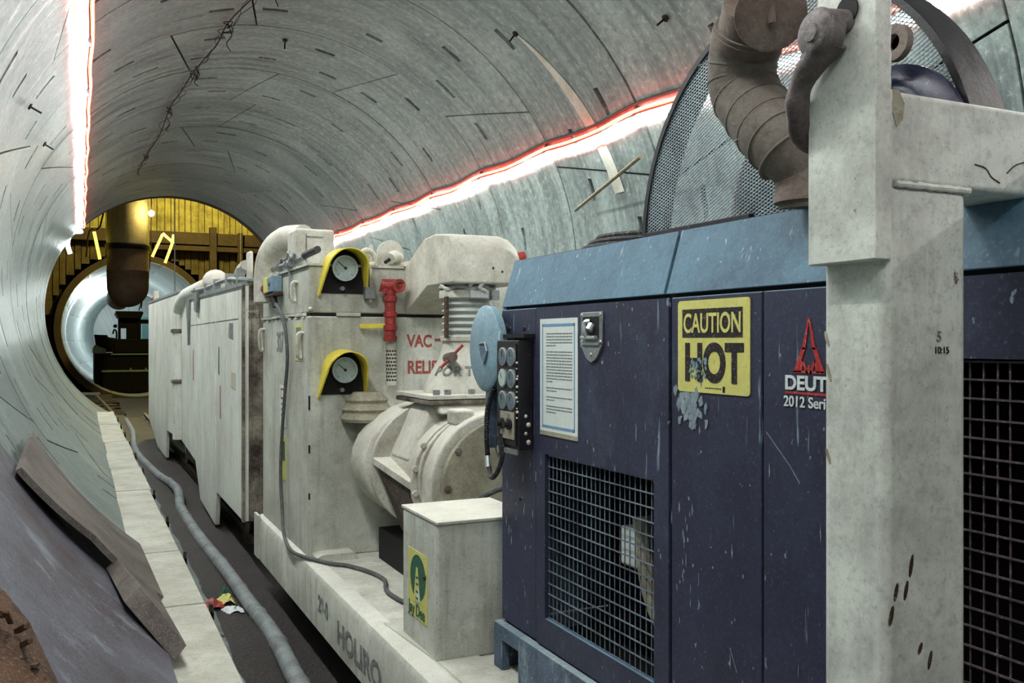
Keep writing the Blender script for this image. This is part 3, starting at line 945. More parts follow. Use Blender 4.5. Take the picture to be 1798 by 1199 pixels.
MB().box(1.98, 2.5, 46.62, 46.7, .1, .65).build('cab_panel', 'loco', loco)
MB().prism([(1.62, 1.1), (2.62, 1.1), (2.72, 1.35), (2.68, 1.42), (1.52, 1.42), (1.5, 1.32)], 'y', 46.3, 48.3).build('cab_roof', 'loco', loco)
MB().tube([(1.55, 46.4, .1), (1.55, 46.4, .45), (1.45, 46.4, .55), (1.4, 46.4, .35)], .04, 8, smooth=3).build('handle', 'loco', loco)
MB().box(2.62, 3.3, 46.8, 46.9, .85, 1.05).build('mirror_arm', 'loco', loco)
MB().sphere((1.5, 46.4, .72), .09).build('horn', 'loco', loco)
MB().cyl((3.6, 45.6, -1.9), (3.2, 45.2, -1.6), .04, n=8).build('coupling_hose', 'loco_edge', loco)
for x_ in (2.1, 2.75):
    MB().box(x_, x_ + .06, 45.55, 45.62, -1.32, -1.22).build('lug', 'loco_edge', loco)
MB().box(2.85, 3.5, 50.0, 50.05, .1, 1.25).build('cab_window', 'tarp', loco)

# ------------------------------------------------------------------ muck cars
def mbox(mb, x0, x1, prof, t=None):
    return mb.prism(prof, 'x', x0, x1)
def muck_car(y0, y1, z_top0, z_top1, skirt, label, x0=1.31, x1=3.35):
    t = thing('muck_car', ((x0 + x1) / 2, (y0 + y1) / 2, -1.9), label, 'rail car', 'pale steel rail cars behind the tank')
    prof = [(y0, z_top0), (y1, z_top1)] + skirt
    mb = MB(); mb.prism(prof, 'x', x0, x0 + 0.05); mb.build('side_panel', 'car', t, bevel=.008)
    mb = MB(); mb.prism(prof, 'x', x1 - 0.05, x1); mb.build('side_panel', 'car', t, bevel=.008)
    MB().box(x0 + .05, x1 - .05, y0, y0 + .05, -1.6, z_top0).build('end_panel', 'beige_dark', t)
    MB().box(x0 + .05, x1 - .05, y1 - .05, y1, -1.6, z_top1).build('end_panel', 'car', t)
    MB().box(x0 + .05, x1 - .05, y0 + .05, y1 - .05, -1.62, -1.5).build('floor_plate', 'void', t)
    MB().box(x0 + .05, x1 - .05, y0 + .05, y1 - .05, min(z_top0, z_top1) - .09, min(z_top0, z_top1) - .03).build('lid', 'car', t)
    # top rail and a recessed horizontal weld line
    MB().beam((x0 + .02, y0, z_top0 + .01), (x0 + .02, y1, z_top1 + .01), .07, .035).build('top_rail', 'steel', t)
    for f in (0.33, 0.66):
        yy = y0 + (y1 - y0) * f
        MB().box(x0 - .008, x0 + .01, yy - .012, yy + .012, -1.45, min(z_top0, z_top1) - .03).build('stiffener', 'car', t)
    for yy in (y0 + .9, y1 - .9):
        for xx in (1.55, 3.05):
            MB().lathe((xx - .06, yy, -1.72), (1, 0, 0), [(0, .02), (0, .17), (.05, .17), (.05, .2), (.08, .2)], 20).build('wheel', 'rail', t)
    return t
carB = muck_car(8.32, 13.75, .50, .56, [(13.75, -1.41), (12.03, -1.5), (11.5, -1.9), (10.2, -1.97), (10.08, -1.6), (8.32, -1.6)],
                'streaked pale rail car with a dark dirty end next to the gauge tank')
carC = muck_car(13.95, 20.6, .72, .80, [(20.6, -1.6), (18.1, -1.96), (16.35, -1.96), (16.2, -1.48), (13.95, -1.42)],
                'farthest pale rail car of the train')
# dark-smeared near end of car B, stencilled
text('stencil', '..0.077\n 20RL1', (1.34, 8.31, 0.28), 'front', 0.07, 'ink', carB, sx=.55)
MB().box(1.30, 1.32, 8.29, 8.36, -1.6, .5).build('corner_angle', 'beige_dark', carB)
MB().box(1.307, 1.311, 8.6, 12.6, .205, .212).build('weld_line', 'beige_dark', carB)
for y_, z_, dy_, dz_, m_, n_ in ((8.75, -.45, .30, .16, 'wood_stain', 'tan_patch'), (8.9, .02, .28, .16, 'faded_ink', 'grey_patch'), (9.85, -.35, .06, .30, 'green', 'green_streak'), (9.75, -.8, .05, .35, 'red_ink', 'red_streak'), (12.2, -.5, .05, .4, 'red_ink', 'red_streak')):
    MB().prism([(y_, z_), (y_ + dy_, z_ + .02), (y_ + dy_ * .9, z_ + dz_), (y_ + .01, z_ + dz_ * .96)], 'x', 1.306, 1.311).build(n_, m_, carB)
# vertical pipe with elbow between the cars, ball float and fittings on the roof
pt_ = thing('riser_pipe', (1.33, 13.85, -1.4), 'pale bent pipe rising between the two rail cars', 'pipe')
MB().tube([(1.30, 13.86, -1.4), (1.30, 13.86, .2), (1.30, 13.8, .48), (1.33, 13.3, .62), (1.38, 12.7, .66), (1.45, 12.2, .70)], .10, 14, smooth=4).build('pipe_bend', 'car', pt_)
for z in (-.6, .12):
    MB().lathe((1.30, 13.86, z), (0, 0, 1), [(0, .10), (.01, .125), (.05, .125), (.06, .10)], 16).build('flange', 'beige_dark', pt_)
bl = thing('float_ball', (1.5, 11.6, .56), 'round white ball valve on top of the rail car', 'valve')
MB().sphere((1.50, 11.6, .72), .16, 20, 1).build('ball', 'cast', bl)
MB().cyl((1.50, 11.8, .70), (1.44, 12.4, .66), .12, n=14).build('collar', 'cast', bl)
MB().box(1.36, 1.5, 11.3, 11.9, .50, .58).build('saddle', 'steel', bl)
rl = thing('roof_pipe', (1.33, 8.3, .54), 'grey pipe with clamps running along the rail car roof edge', 'pipe')
MB().tube([(1.33, 12.6, .66), (1.33, 11, .62), (1.33, 9.5, .62), (1.33, 8.5, .56), (1.42, 8.2, .53), (1.58, 8.1, .53)], .026, 8, smooth=3).build('pipe_run', 'steel', rl)
for yy in (12.1, 11.0, 10.2, 9.3, 8.6):
    MB().box(1.30, 1.37, yy, yy + .08, .52, .67).build('clamp', 'steel', rl)
MB().prism([(11.9, .60), (11.5, .60), (11.6, .35), (11.8, .38)], 'x', 1.27, 1.30).build('hanger', 'steel', rl)
MB().prism([(12.9, .55), (12.5, .55), (12.65, -.05), (12.75, .3)], 'x', 1.28, 1.31).build('strap', 'steel', rl)
lv = thing('standing_lever', (1.42, 8.6, .52), 'upright pale lever plate on the rail car roof', 'lever')
MB().box(1.38, 1.42, 8.45, 8.62, .52, .82).build('blade', 'cast', lv, bevel=.02)
MB().tube([(1.36, 9.0, .54), (1.36, 8.8, .66), (1.38, 8.6, .70)], .05, 10, smooth=3).build('boss', 'cast', lv)
MB().sphere((1.5, 8.4, .62), .06).build('knob', 'cast', lv)
vv = thing('roof_valve', (1.36, 19.2, .80), 'small red and white valve on the farthest rail car roof', 'valve')
MB().cyl((1.36, 19.2, .80), (1.36, 19.2, 1.0), .05, n=10).build('body', 'cast', vv)
MB().sphere((1.36, 19.9, .86), .05).build('wheel', 'red', vv)
MB().box(1.34, 1.4, 18.8, 20.0, .80, .84).build('base', 'cast', vv)

# ------------------------------------------------------------------ flat car carrying tank, blower and engine
fc = thing('flat_car', (2.3, 4, -1.73), 'dust-crusted flat car carrying tank, blower and blue engine', 'rail car')
MB().box(1.34, 3.35, 0.0, 7.55, -1.46, -1.40).build('deck_plate', 'deck', fc, bevel=.01)
MB().prism([(1.29, -1.73), (1.33, -1.73), (1.33, -1.46), (1.40, -1.40), (1.335, -1.397), (1.305, -1.41), (1.29, -1.44)], 'y', 0.0, 7.55).build('side_beam', 'beige', fc)
MB().box(3.31, 3.35, 0.0, 7.55, -1.73, -1.46).build('side_beam', 'beige', fc)
MB().box(1.33, 3.31, 7.5, 7.55, -1.73, -1.46).build('end_beam', 'beige_dark', fc)
MB().box(1.275, 1.295, 7.38, 7.56, -1.72, -1.38).build('corner_plate', 'beige', fc)
MB().box(1.5, 3.1, 0, 7.4, -1.70, -1.60).build('underframe', 'void', fc)
for yy in (1.6, 2.7, 5.6, 6.6):
    for xx in (1.55, 3.05):
        MB().lathe((xx - .05, yy, -1.71), (1, 0, 0), [(0, .03), (-.02, .05), (0, .16), (.05, .18), (.05, .21), (.09, .21)], 22).build('wheel', 'rail', fc)
    MB().cyl((1.5, yy, -1.71), (3.1, yy, -1.71), .04, n=8).build('axle', 'rail', fc)
text('stencil', '29-0', (1.288, 5.42, -1.60), 'left', .13, 'faded_ink', fc, sx=1.0, bold=.004)
text('stencil', 'HOLIRO', (1.288, 4.98, -1.66), 'left', .17, 'faded_ink', fc, sx=1.3, bold=.005)
# raised lip plate at the near deck edge
MB().prism([(1.36, 4.35), (1.41, 3.72), (1.41, 3.3), (1.60, 3.3), (1.60, 4.35)], 'z', -1.402, -1.392).build('patch_plate', 'deck', fc)

# ---- tank
tk = thing('vacuum_tank', (2.2, 6.7, -1.40), 'tall beige steel tank with two yellow-hooded gauges', 'tank')
TX, TY0, TY1 = 1.335, 5.87, 7.5
MB().box(TX, 3.2, TY0, TY1, -1.40, .165).build('lower_body', 'beige', tk, bevel=.012)
MB().box(TX, 3.2, TY0, TY1, .185, .49).build('lid_box', 'beige', tk, bevel=.012)
MB().box(TX + .01, 3.19, TY0 + .01, TY1 - .01, .16, .19).build('gasket', 'void', tk)
MB().box(TX - .015, 3.21, TY0 - .015, TY1 + .02, .49, .505).build('top_plate', 'beige', tk)
mb = MB()
y = TY0 + .1
for k in range(9):      # broken sealant beads along the seam
    l_ = random.uniform(.06, .16)
    MB().box(TX - .012, TX + .01, y, y + l_, .162 + random.uniform(0, .01), .186).build('sealant', 'cast', tk, bevel=.004)
    y += l_ + random.uniform(.02, .08)
mb.box(TX + .18, TX + .34, TY0 - .014, TY0 + .01, .165, .188)
mb.build('sealant', 'cast', tk, bevel=.004)
# seam darkening bolt line and corner marks
for z, l_ in ((-.44, .09), (-.72, .05), (-1.02, .04)):
    MB().box(TX - .002, TX + .008, TY0 - .003, TY0 + .008, z, z + l_).build('chip', 'void', tk)
MB().prism([(TX + .02, -1.40), (TX + .02, -1.37), (TX + .06, -1.355), (TX + .26, -1.355), (TX + .29, -1.40)], 'y', TY0 - .14, TY0).build('foot_plate', 'deck', tk)
# rivet bumps
for (x_, z_) in ((TX + .008, .20),):
    MB().sphere((x_, TY0 - .01, z_ + .01), .014, 10).build('bolt', 'cast', tk)
# D-ring handles
def dring(y_, z_, x_=TX, L=.11):
    h = thing_part = MB().tube([(x_, y_, z_ + L / 2), (x_ - .03, y_ - .01, z_ + L / 2), (x_ - .045, y_ - .01, z_ + L / 3), (x_ - .04, y_, z_ - L / 3), (x_ - .02, y_ + .01, z_ - L / 2), (x_ - .012, y_ + .03, z_ - L / 3), (x_ - .015, y_ + .04, z_ + L / 3), (x_, y_ + .03, z_ + L / 2)], .011, 8, smooth=3)
    return h.build('latch_handle', 'cast', tk)
for y_, z_ in ((6.20, .335), (7.42, .01), (6.02, -.03), (7.05, .36)):
    dring(y_, z_, L=.13 if z_ > .1 else .17)
# left-face labels
t1 = MB().box(TX - .003, TX, 6.06, 6.27, -.13, .12).build('warning_label', 'sign_yellow', tk)
for z0, z1 in ((.03, .095), (-.03, .0), (-.065, -.04), (-.11, -.08)):
    MB().box(TX - .005, TX, 6.09, 6.24, z0, z1).build('print', 'faded_ink', t1)
text('stencil', '307', (TX - .002, 6.93, -.075), 'left', .21, 'faded_ink', tk, sx=.80, bold=.002)
t2 = MB().box(TX - .003, TX, 6.60, 6.80, -.62, -.32).build('paper_label', 'paper', tk)
MB().box(TX - .005, TX, 6.64, 6.76, -.42, -.34).build('print', 'red_ink', t2)
MB().box(TX - .0055, TX, 6.66, 6.74, -.405, -.355).build('print', 'paper', t2)
for z in (-.46, -.50, -.54):
    MB().box(TX - .005, TX, 6.64, 6.75, z, z + .012).build('print', 'print', t2)
t3 = MB().box(TX - .003, TX, 6.58, 6.78, -1.0, -.68).build('yellow_label', 'sign_yellow', tk)
MB().box(TX - .005, TX, 6.62, 6.72, -.86, -.72).build('print', 'green', t3)
text('stencil', 'VAC', (2.0, TY0 - .002, -.035), 'front', .115, 'red_ink', tk, sx=.78, bold=.003)
tk_dash = MB().box(2.20, 2.27, TY0 - .004, TY0, .003, .02).build('stencil_dash', 'red_ink', tk)
text('stencil', 'RELIEF', (2.0, TY0 - .002, -.215), 'front', .12, 'red_ink', tk, sx=.78, bold=.003)

def gauge(cx, cz, label):
    g = thing('pressure_gauge', (cx, TY0, cz - .15), label, 'gauge', 'yellow-hooded gauges on the tank')
    # hood: inverted U plate, long at the top, tapering to nothing at its feet
    mb = MB(); vs, fs = [], []
    prof = []
    rr = .135
    for k in range(19):
        a = pi - pi * k / 18
        prof.append((rr * cos(a), rr * sin(a)))
    prof = [(-.165, -.17), (-.15, -.08)] + prof + [(.15, -.08), (.155, -.17)]
    prof2 = [(x_ * .93, z_ * .95 if z_ > 0 else z_) for x_, z_ in prof]
    for P in (prof, prof2):
        for y_ in (0, 1):
            for x_, z_ in P:
                dep = .21 * min(1, max(.10, (z_ + .19) / .28))
                vs.append((cx + x_, TY0 - (dep if y_ else 0.0), cz + z_ - (.012 if y_ else 0)))
    m = len(prof)
    for i in range(m - 1):
        fs.append((i, i + 1, m + i + 1, m + i))
        fs.append((2 * m + i, 3 * m + i, 3 * m + i + 1, 2 * m + i + 1))
        fs.append((m + i, m + i + 1, 3 * m + i + 1, 3 * m + i))
    fs += [(0, m, 3 * m, 2 * m), (m - 1, 3 * m - 1, 4 * m - 1, 2 * m - 1)]
    mb.add(vs, fs).build('hood', 'yellow', g, ang=50)
    MB().prism([(cx + a_ * .93, cz + b_ * .95) for a_, b_ in prof], 'y', TY0 - .006, TY0 - .001).build('shaded_back_plate', 'void', g)  # plate made black to carry the shade inside the hood
    MB().lathe((cx, TY0, cz), (0, -1, 0), [(0, .075), (.05, .075), (.055, .084), (.075, .084), (.075, .076)], 36).build('case', 'chrome', g)
    d = MB().disc((cx, TY0 - .072, cz), (0, -1, 0), .077, .004, 36).build('dial', 'dial', g)
    mb = MB()
    for k in range(21):
        a = R_(225 - 270 * k / 20)
        r0 = .060 if k % 5 else .054
        mb.beam((cx + r0 * cos(a), TY0 - .0775, cz + r0 * sin(a)), (cx + .069 * cos(a), TY0 - .0775, cz + .069 * sin(a)), .0018 if k % 5 else .003, .001, up=(0, 1, 0))
    mb.build('tick_marks', 'ink', d)
    a = R_(140)
    MB().beam((cx - .012 * cos(a), TY0 - .079, cz - .012 * sin(a)), (cx + .062 * cos(a), TY0 - .079, cz + .062 * sin(a)), .005, .002, up=(0, 1, 0)).build('needle', 'ink', d)
    MB().disc((cx, TY0 - .077, cz), (0, -1, 0), .010, .004, 12).build('hub', 'ink', d)
    MB().cyl((cx - .01, TY0, cz - .13), (cx - .01, TY0 - .05, cz - .13), .014, n=10).build('fitting', 'steel', g)
    return g
gauge(1.555, .475, 'upper of the two yellow-hooded gauges on the tank')
gauge(1.553, -.185, 'lower of the two yellow-hooded gauges on the tank')

# relief valve stack
rv = thing('relief_valve', (1.87, 5.80, .02), 'chipped red relief valve pipe stack on the tank front', 'valve')
MB().cyl((1.855, 5.79, .0), (1.855, 5.79, .34), .036, n=16).build('pipe_body', 'red', rv)
for z in (.0, .07, .16, .26):
    MB().lathe((1.855, 5.79, z), (0, 0, 1), [(0, .036), (.005, .046), (.035, .046), (.04, .036)], 16).build('collar', 'red', rv)
MB().cyl((1.80, 5.80, .37), (1.93, 5.76, .37), .042, n=16).build('head', 'red', rv)
MB().lathe((1.885, 5.80, .365), (0.1, -1, 0), [(0, .04), (.07, .045), (.09, .045), (.09, .026), (.07, .02)], 16).build('outlet', 'red', rv)
MB().cyl((1.82, 5.80, .32), (1.84, 5.79, .40), .04, n=12).build('elbow', 'red', rv)
mf = MB().lathe((1.868, 5.81, -.29), (0, 0, 1), [(0, .036), (.02, .036), (.02, .033), (.25, .033), (.25, .036), (.28, .036)], 20).build('silencer', 'cast', rv)
mb = MB()
for j in range(9):
    for i in range(12):
        a = 2 * pi * (i + .5 * (j % 2)) / 12
        if sin(a) > .3:
            continue
        c = Vector((1.868 + .033 * cos(a), 5.81 + .033 * sin(a), -.255 + j * .024))
        mb.disc(c, (cos(a), sin(a), 0), .0072, .0012, 6)
mb.build('perforation', 'void', mf)
MB().beam((1.66, 5.83, .10), (1.83, 5.80, .105), .02, .028).build('handle', 'yellow', rv)

# toggle clamp on the lid, half-round bracket with nozzle, wooden wedge
tg = thing('toggle_clamp', (1.70, 5.84, .40), 'pale steel toggle clamp on the tank lid right of the upper gauge', 'clamp')
MB().box(1.725, 1.74, 5.82, 5.85, .26, .56).build('rod', 'cast', tg)
MB().box(1.69, 1.76, 5.80, 5.86, .28, .36).build('catch', 'steel', tg, bevel=.006)
MB().tube([(1.66, 5.83, .57), (1.70, 5.82, .60), (1.75, 5.83, .58), (1.76, 5.83, .52), (1.72, 5.82, .50)], .018, 8, smooth=3).build('lever', 'cast', tg)
MB().cyl((1.74, 5.84, .55), (1.74, 5.84, .64), .014, n=8).build('bolt', 'cast', tg)
MB().box(1.70, 1.725, 5.83, 5.86, .48, .56).build('jaw', 'cast', tg)
db = thing('nozzle_bracket', (1.92, 6.1, .505), 'half-round pale bracket with a nozzle on the tank top', 'bracket')
prof = [(1.83, .505), (2.02, .505), (2.02, .60)] + [(1.925 + .095 * cos(R_(a)), .60 + .095 * sin(R_(a))) for a in range(15, 180, 15)] + [(1.83, .60)]
MB().prism(prof, 'y', 6.0, 6.015).build('plate', 'cast', db)
MB().tube([(1.98, 6.0, .57), (1.93, 5.93, .58), (1.89, 5.9, .56)], .04, 12, smooth=2).build('nozzle', 'cast', db)
MB().cyl((1.90, 5.92, .56), (1.85, 5.88, .53), .012, n=8).build('pin', 'void', db)
tag(MB().add([(1.965, 5.84, .505), (2.05, 5.80, .505), (2.07, 5.90, .505), (1.97, 5.92, .505), (1.965, 5.84, .535), (2.07, 5.80, .55), (2.07, 5.90, .55), (1.97, 5.92, .535)],
             [(3, 2, 1, 0), (4, 5, 6, 7), (0, 1, 5, 4), (1, 2, 6, 5), (2, 3, 7, 6), (3, 0, 4, 7)]).build('wood_block', 'wood_pale', None, smooth=False),
    'small pale wooden wedge on the tank top edge by the inlet hood', 'block')

kn = thing('red_knob_valve', (2.87, 5.95, .505), 'small faded red knob valve on the tank top behind the blue engine', 'valve')
MB().cyl((2.87, 5.95, .505), (2.87, 5.95, .58), .03, n=12).build('body', 'cast', kn)
MB().cyl((2.83, 5.93, .60), (2.91, 5.93, .62), .035, n=14).build('knob', 'red', kn)
# white filter box on the tank, with its intake elbow and clamp gear
fb = thing('filter_box', (1.55, 6.5, .505), 'tall white filter box standing on the tank top', 'box')
MB().box(1.335, 1.60, 6.25, 6.55, .505, .775).build('housing', 'cast', fb, bevel=.018, seg=3)
MB().box(1.40, 1.405, 6.243, 6.252, .55, .74).build('weld_seam', 'beige_dark', fb)
MB().box(1.40, 1.52, 6.243, 6.25, .718, .723).build('weld_seam', 'beige_dark', fb)
MB().tube([(1.50, 6.75, .76), (1.40, 6.95, .76), (1.33, 7.1, .66), (1.31, 7.15, .50), (1.31, 7.15, .30)], .105, 16, smooth=4).build('intake_elbow', 'cast', fb)
lg = thing('lid_clamp_bar', (1.33, 6.2, .50), 'clutter of grey clamp bars along the tank lid edge', 'clamp')
MB().tube([(1.34, 7.35, .52), (1.33, 7.0, .55), (1.33, 6.5, .545), (1.35, 6.1, .56)], .020, 8, smooth=3).build('bar', 'steel', lg)
MB().cyl((1.36, 6.12, .575), (1.40, 5.90, .60), .024, n=10).build('grip', 'rubber', lg)
MB().cyl((1.335, 6.95, .55), (1.34, 6.55, .58), .022, n=10).build('grip', 'rubber', lg)
for yy in (7.1, 6.75, 6.42, 6.30):
    MB().lathe((1.315, yy, .54), (0, 1, 0), [(0, .03), (.05, .03)], 10).build('boss', 'steel', lg)
    MB().beam((1.33, yy, .50), (1.32, yy - .06, .60), .018, .02, up=(1, 0, 0)).build('link', 'steel', lg)
MB().tube([(1.31, 6.45, .58), (1.31, 6.36, .62), (1.31, 6.28, .57)], .012, 8, smooth=3).build('link', 'chrome', lg)
MB().beam((1.325, 6.40, .56), (1.322, 6.38, .30), .022, .02, up=(1, 0, 0)).build('strut', 'steel', lg)

# push-button box and its long cable
pb = thing('push_button_box', (1.28, 6.9, .33), 'yellow and grey push-button box with a red button on the tank corner', 'switch')
MB().box(1.25, 1.33, 6.84, 7.02, .36, .48).build('front_half', 'sign_yellow', pb, bevel=.008)
MB().box(1.25, 1.33, 6.70, 6.84, .36, .48).build('back_half', 'blue_pale', pb, bevel=.008)
MB().box(1.26, 1.33, 6.66, 6.98, .33, .36).build('base', 'waler', pb, bevel=.008)
MB().disc((1.25, 6.77, .43), (-1, 0, 0), .028, .012, 16).build('grey_button', 'steel', pb)
rb = MB().cyl((1.28, 7.02, .40), (1.27, 7.14, .40), .036, n=16).build('red_button', 'red', pb)
MB().cyl((1.33, 7.1, .455), (1.33, 7.5, .47), .014, n=8).build('support_rod', 'chrome', pb)
MB().cyl((1.28, 6.75, .33), (1.285, 6.72, .25), .02, n=10).build('gland', 'rubber', pb)
cb = [(1.285, 6.70, .27), (1.30, 6.50, .15), (1.31, 6.42, -.1), (1.31, 6.50, -.35), (1.31, 6.60, -.65), (1.31, 6.66, -.95), (1.31, 6.60, -1.2), (1.29, 6.45, -1.34), (1.27, 6.10, -1.39),
      (1.33, 5.80, -1.385), (1.42, 5.62, -1.385), (1.50, 5.52, -1.385), (1.58, 5.30, -1.385), (1.60, 5.10, -1.385), (1.55, 4.92, -1.385), (1.54, 4.78, -1.385), (1.57, 4.60, -1.385), (1.66, 4.62, -1.385)]
tag(MB().tube(cb, .0125, 8, smooth=4).build('control_cable', 'cable', None), 'grey cable hanging down the tank side and snaking over the deck', 'cable')

# ------------------------------------------------------------------ inlet hood, flexible joint, port cone
hd = thing('inlet_hood', (2.2, 5.4, .18), 'pale boxy inlet hood projecting from the tank above the flexible hose', 'hood')
mb = MB()
prof = [(5.87, .18), (5.87, .50), (5.48, .655), (5.30, .665), (5.05, .64), (4.99, .56), (4.98, .345), (5.42, .345)]
n_ = len(prof)
st = [(1.98, 0), (2.31, 0), (2.37, .02), (2.42, .065), (2.44, .13)]
vs = [(x_, y_, z_ - (dz_ if z_ > .48 else 0)) for x_, dz_ in st for y_, z_ in prof]
fs = [tuple(range(n_)), tuple(range(len(vs) - 1, len(vs) - n_ - 1, -1))]
for q in range(len(st) - 1):
    fs += [(q * n_ + i, (q + 1) * n_ + i, (q + 1) * n_ + (i + 1) % n_, q * n_ + (i + 1) % n_) for i in range(n_)]
mb.add(vs, fs)
mb.build('shell', 'cast', hd, bevel=.014, seg=3)
for x_, z_ in ((2.38, .40), (2.30, .42), (2.24, .44)):
    MB().sphere((x_, 4.985, z_), .008, 8).build('rivet', 'waler', hd)
fx = thing('flexible_joint', (2.16, 5.2, -.01), 'corrugated flexible hose clamped between inlet hood and port cone', 'hose')
FXc = (2.16, 5.2)
prof = []
for k in range(61):
    z = k / 60 * .26
    prof.append((z, .146 + .011 * sin(2 * pi * k / 60 * 6.5)))
MB().lathe((FXc[0], FXc[1], .015), (0, 0, 1), prof, 40).build('bellows', 'flex', fx)
MB().lathe((FXc[0], FXc[1], .26), (0, 0, 1), [(0, .15), (.005, .172), (.05, .172), (.055, .15), (.12, .15)], 40).build('clamp_band', 'cast', fx)
MB().lathe((FXc[0], FXc[1], .0), (0, 0, 1), [(0, .15), (.004, .165), (.03, .165), (.034, .15)], 40).build('clamp_band', 'cast', fx)
MB().box(2.10, 2.22, 5.0, 5.03, .26, .305).build('clamp_bolt', 'chrome', fx, bevel=.004)
MB().box(2.24, 2.29, 5.0, 5.04, .25, .31).build('clamp_bolt', 'steel', fx, bevel=.004)
MB().box(1.985, 2.0, 5.1, 5.14, .02, .27).build('tie_strip', 'waler', fx)
wr = []
for k in range(30):
    a = 2 * pi * k / 14
    wr.append((FXc[0] + .168 * cos(a), FXc[1] + .168 * sin(a), .325 + .02 * sin(3.1 * k)))
MB().tube(wr, .011, 7, smooth=3).build('lashing', 'flex', fx)
MB().tube([(2.10, 5.02, .33), (2.13, 5.0, .37), (2.18, 5.0, .36), (2.16, 5.0, .32), (2.20, 5.0, .30)], .013, 7, smooth=3).build('lashing', 'flex', fx)
pc = thing('port_cone', (2.16, 5.2, -.34), 'dirty white cone marked with black stencil letters under the flexible hose', 'pipe')
MB().lathe((FXc[0], FXc[1], -.31), (0, 0, 1), [(0, .27), (.03, .265), (.10, .235), (.2, .18), (.27, .155), (.32, .15)], 40).build('cone', 'cast', pc)
for k, ch in enumerate('PORT'):
    a = R_(-163 + k * 18)
    z = -.20
    r = .236
    px_, py_ = FXc[0] + r * cos(a), FXc[1] + r * sin(a)
    cu = bpy.data.curves.new('stencil', 'FONT'); cu.body = ch; cu.size = .088; cu.extrude = .0025; cu.offset = .002; cu.align_x = 'CENTER'
    cu.materials.append(M['faded_ink'])
    o = bpy.data.objects.new('stencil', cu); COL.objects.link(o)
    to_mesh(o, pc, Vector((px_, py_, z)) - ORG[pc.name], (Matrix.Rotation(a + pi / 2, 4, 'Z') @ Matrix.Rotation(R_(90 - 33), 4, 'X')))
MB().box(1.80, 2.52, 4.90, 5.50, -.365, -.34).build('flange_plate', 'beige_dark', pc, bevel=.004)
MB().box(1.80, 2.52, 4.90, 5.50, -.335, -.31).build('flange_plate', 'cast', pc, bevel=.004)
for x_ in (1.86, 1.93, 2.08, 2.24, 2.40):
    MB().cyl((x_, 4.94, -.31), (x_, 4.94, -.28), .02, n=6).build('bolt', 'steel', pc)
vh = thing('red_valve_handle', (1.98, 5.05, -.15), 'small red lever handle slanting over the port cone', 'handle')
MB().cyl((1.91, 5.0, -.155), (2.03, 4.95, -.02), .009, n=8).build('lever', 'red', vh)
MB().cyl((1.99, 5.1, -.10), (1.97, 4.96, -.09), .03, n=10).build('hub', 'cap', vh)

# ------------------------------------------------------------------ blower
bw = thing('blower', (2.2, 5.0, -1.3), 'pale cement-coated blower casing with bolted round end cover', 'blower')
def lobe(cx0, cx1, cz, r, n=10):
    p = [(cx0 + r * cos(R_(a)), cz + r * sin(R_(a))) for a in range(90, 271, 180 // n)]
    p += [(cx1 + r * cos(R_(a)), cz + r * sin(R_(a))) for a in range(-90, 91, 180 // n)]
    return p
def lobe_e(cx0, cx1, cz, r, rz, n=16):
    p = [(cx0 + r * cos(R_(90 + 180 * k / n)), cz + rz * sin(R_(90 + 180 * k / n))) for k in range(n + 1)]
    return p + [(cx1, cz - rz), (cx1, cz + rz)]
def lobe_d(cx0, cx1, cz, r, zb, n=10):
    p = [(cx0 + r * cos(R_(90 + 90 * k / n)), cz + r * sin(R_(90 + 90 * k / n))) for k in range(n + 1)]
    return p + [(cx0 - r, zb), (cx1, zb), (cx1, cz + r)]
MB().prism(lobe_d(2.14, 2.95, -.81, .375, -1.2), 'y', 4.60, 4.64).build('end_cover', 'cover_plate', bw, bevel=.006)
MB().prism(lobe_d(2.12, 2.95, -.80, .405, -1.2), 'y', 4.645, 4.80).build('end_flange', 'cast', bw, bevel=.016)
MB().prism(lobe_e(2.10, 2.9, -.78, .40, .37), 'y', 4.80, 5.42).build('casing', 'cast', bw, bevel=.01)
MB().prism(lobe_e(2.12, 2.9, -.80, .45, .40), 'y', 4.83, 4.86).build('rib_ring', 'cast', bw, bevel=.006)
MB().prism(lobe_e(2.08, 2.9, -.77, .49, .42), 'y', 5.34, 5.38).build('rib_ring', 'cast', bw, bevel=.008)
MB().prism(lobe_e(2.05, 2.9, -.76, .49, .38, 14), 'y', 5.40, 5.74).build('gear_end', 'cast', bw, bevel=.06, seg=4)
MB().add([(1.60, 5.34, -.70), (1.76, 5.34, -.70), (1.82, 4.87, -.79), (1.675, 4.87, -.79), (1.60, 5.34, -.745), (1.76, 5.34, -.745), (1.82, 4.87, -.835), (1.675, 4.87, -.835)],
         [(0, 1, 2, 3), (7, 6, 5, 4), (0, 4, 5, 1), (1, 5, 6, 2), (2, 6, 7, 3), (3, 7, 4, 0)]).build('side_rail', 'cast', bw, bevel=.005)
MB().add([(1.62, 5.33, -.745), (1.69, 4.88, -.835), (1.72, 4.88, -1.15), (1.78, 5.33, -1.15), (2.4, 5.33, -.745), (2.4, 4.88, -.835), (2.4, 4.88, -1.15), (2.4, 5.33, -1.15)],
         [(0, 1, 2, 3), (7, 6, 5, 4), (0, 4, 5, 1), (1, 5, 6, 2), (2, 6, 7, 3), (3, 7, 4, 0)]).build('under_panel', 'cap_dark', bw)
MB().prism([(4.88, -.42), (5.34, -.42), (5.2, -.34), (4.95, -.34)], 'x', 1.86, 2.5).build('neck', 'cast', bw, bevel=.02)
MB().prism([(1.84, -.37), (2.5, -.37), (2.6, -.70), (1.70, -.70)], 'y', 4.98, 5.33).build('casing_shoulder', 'cast', bw, bevel=.03)
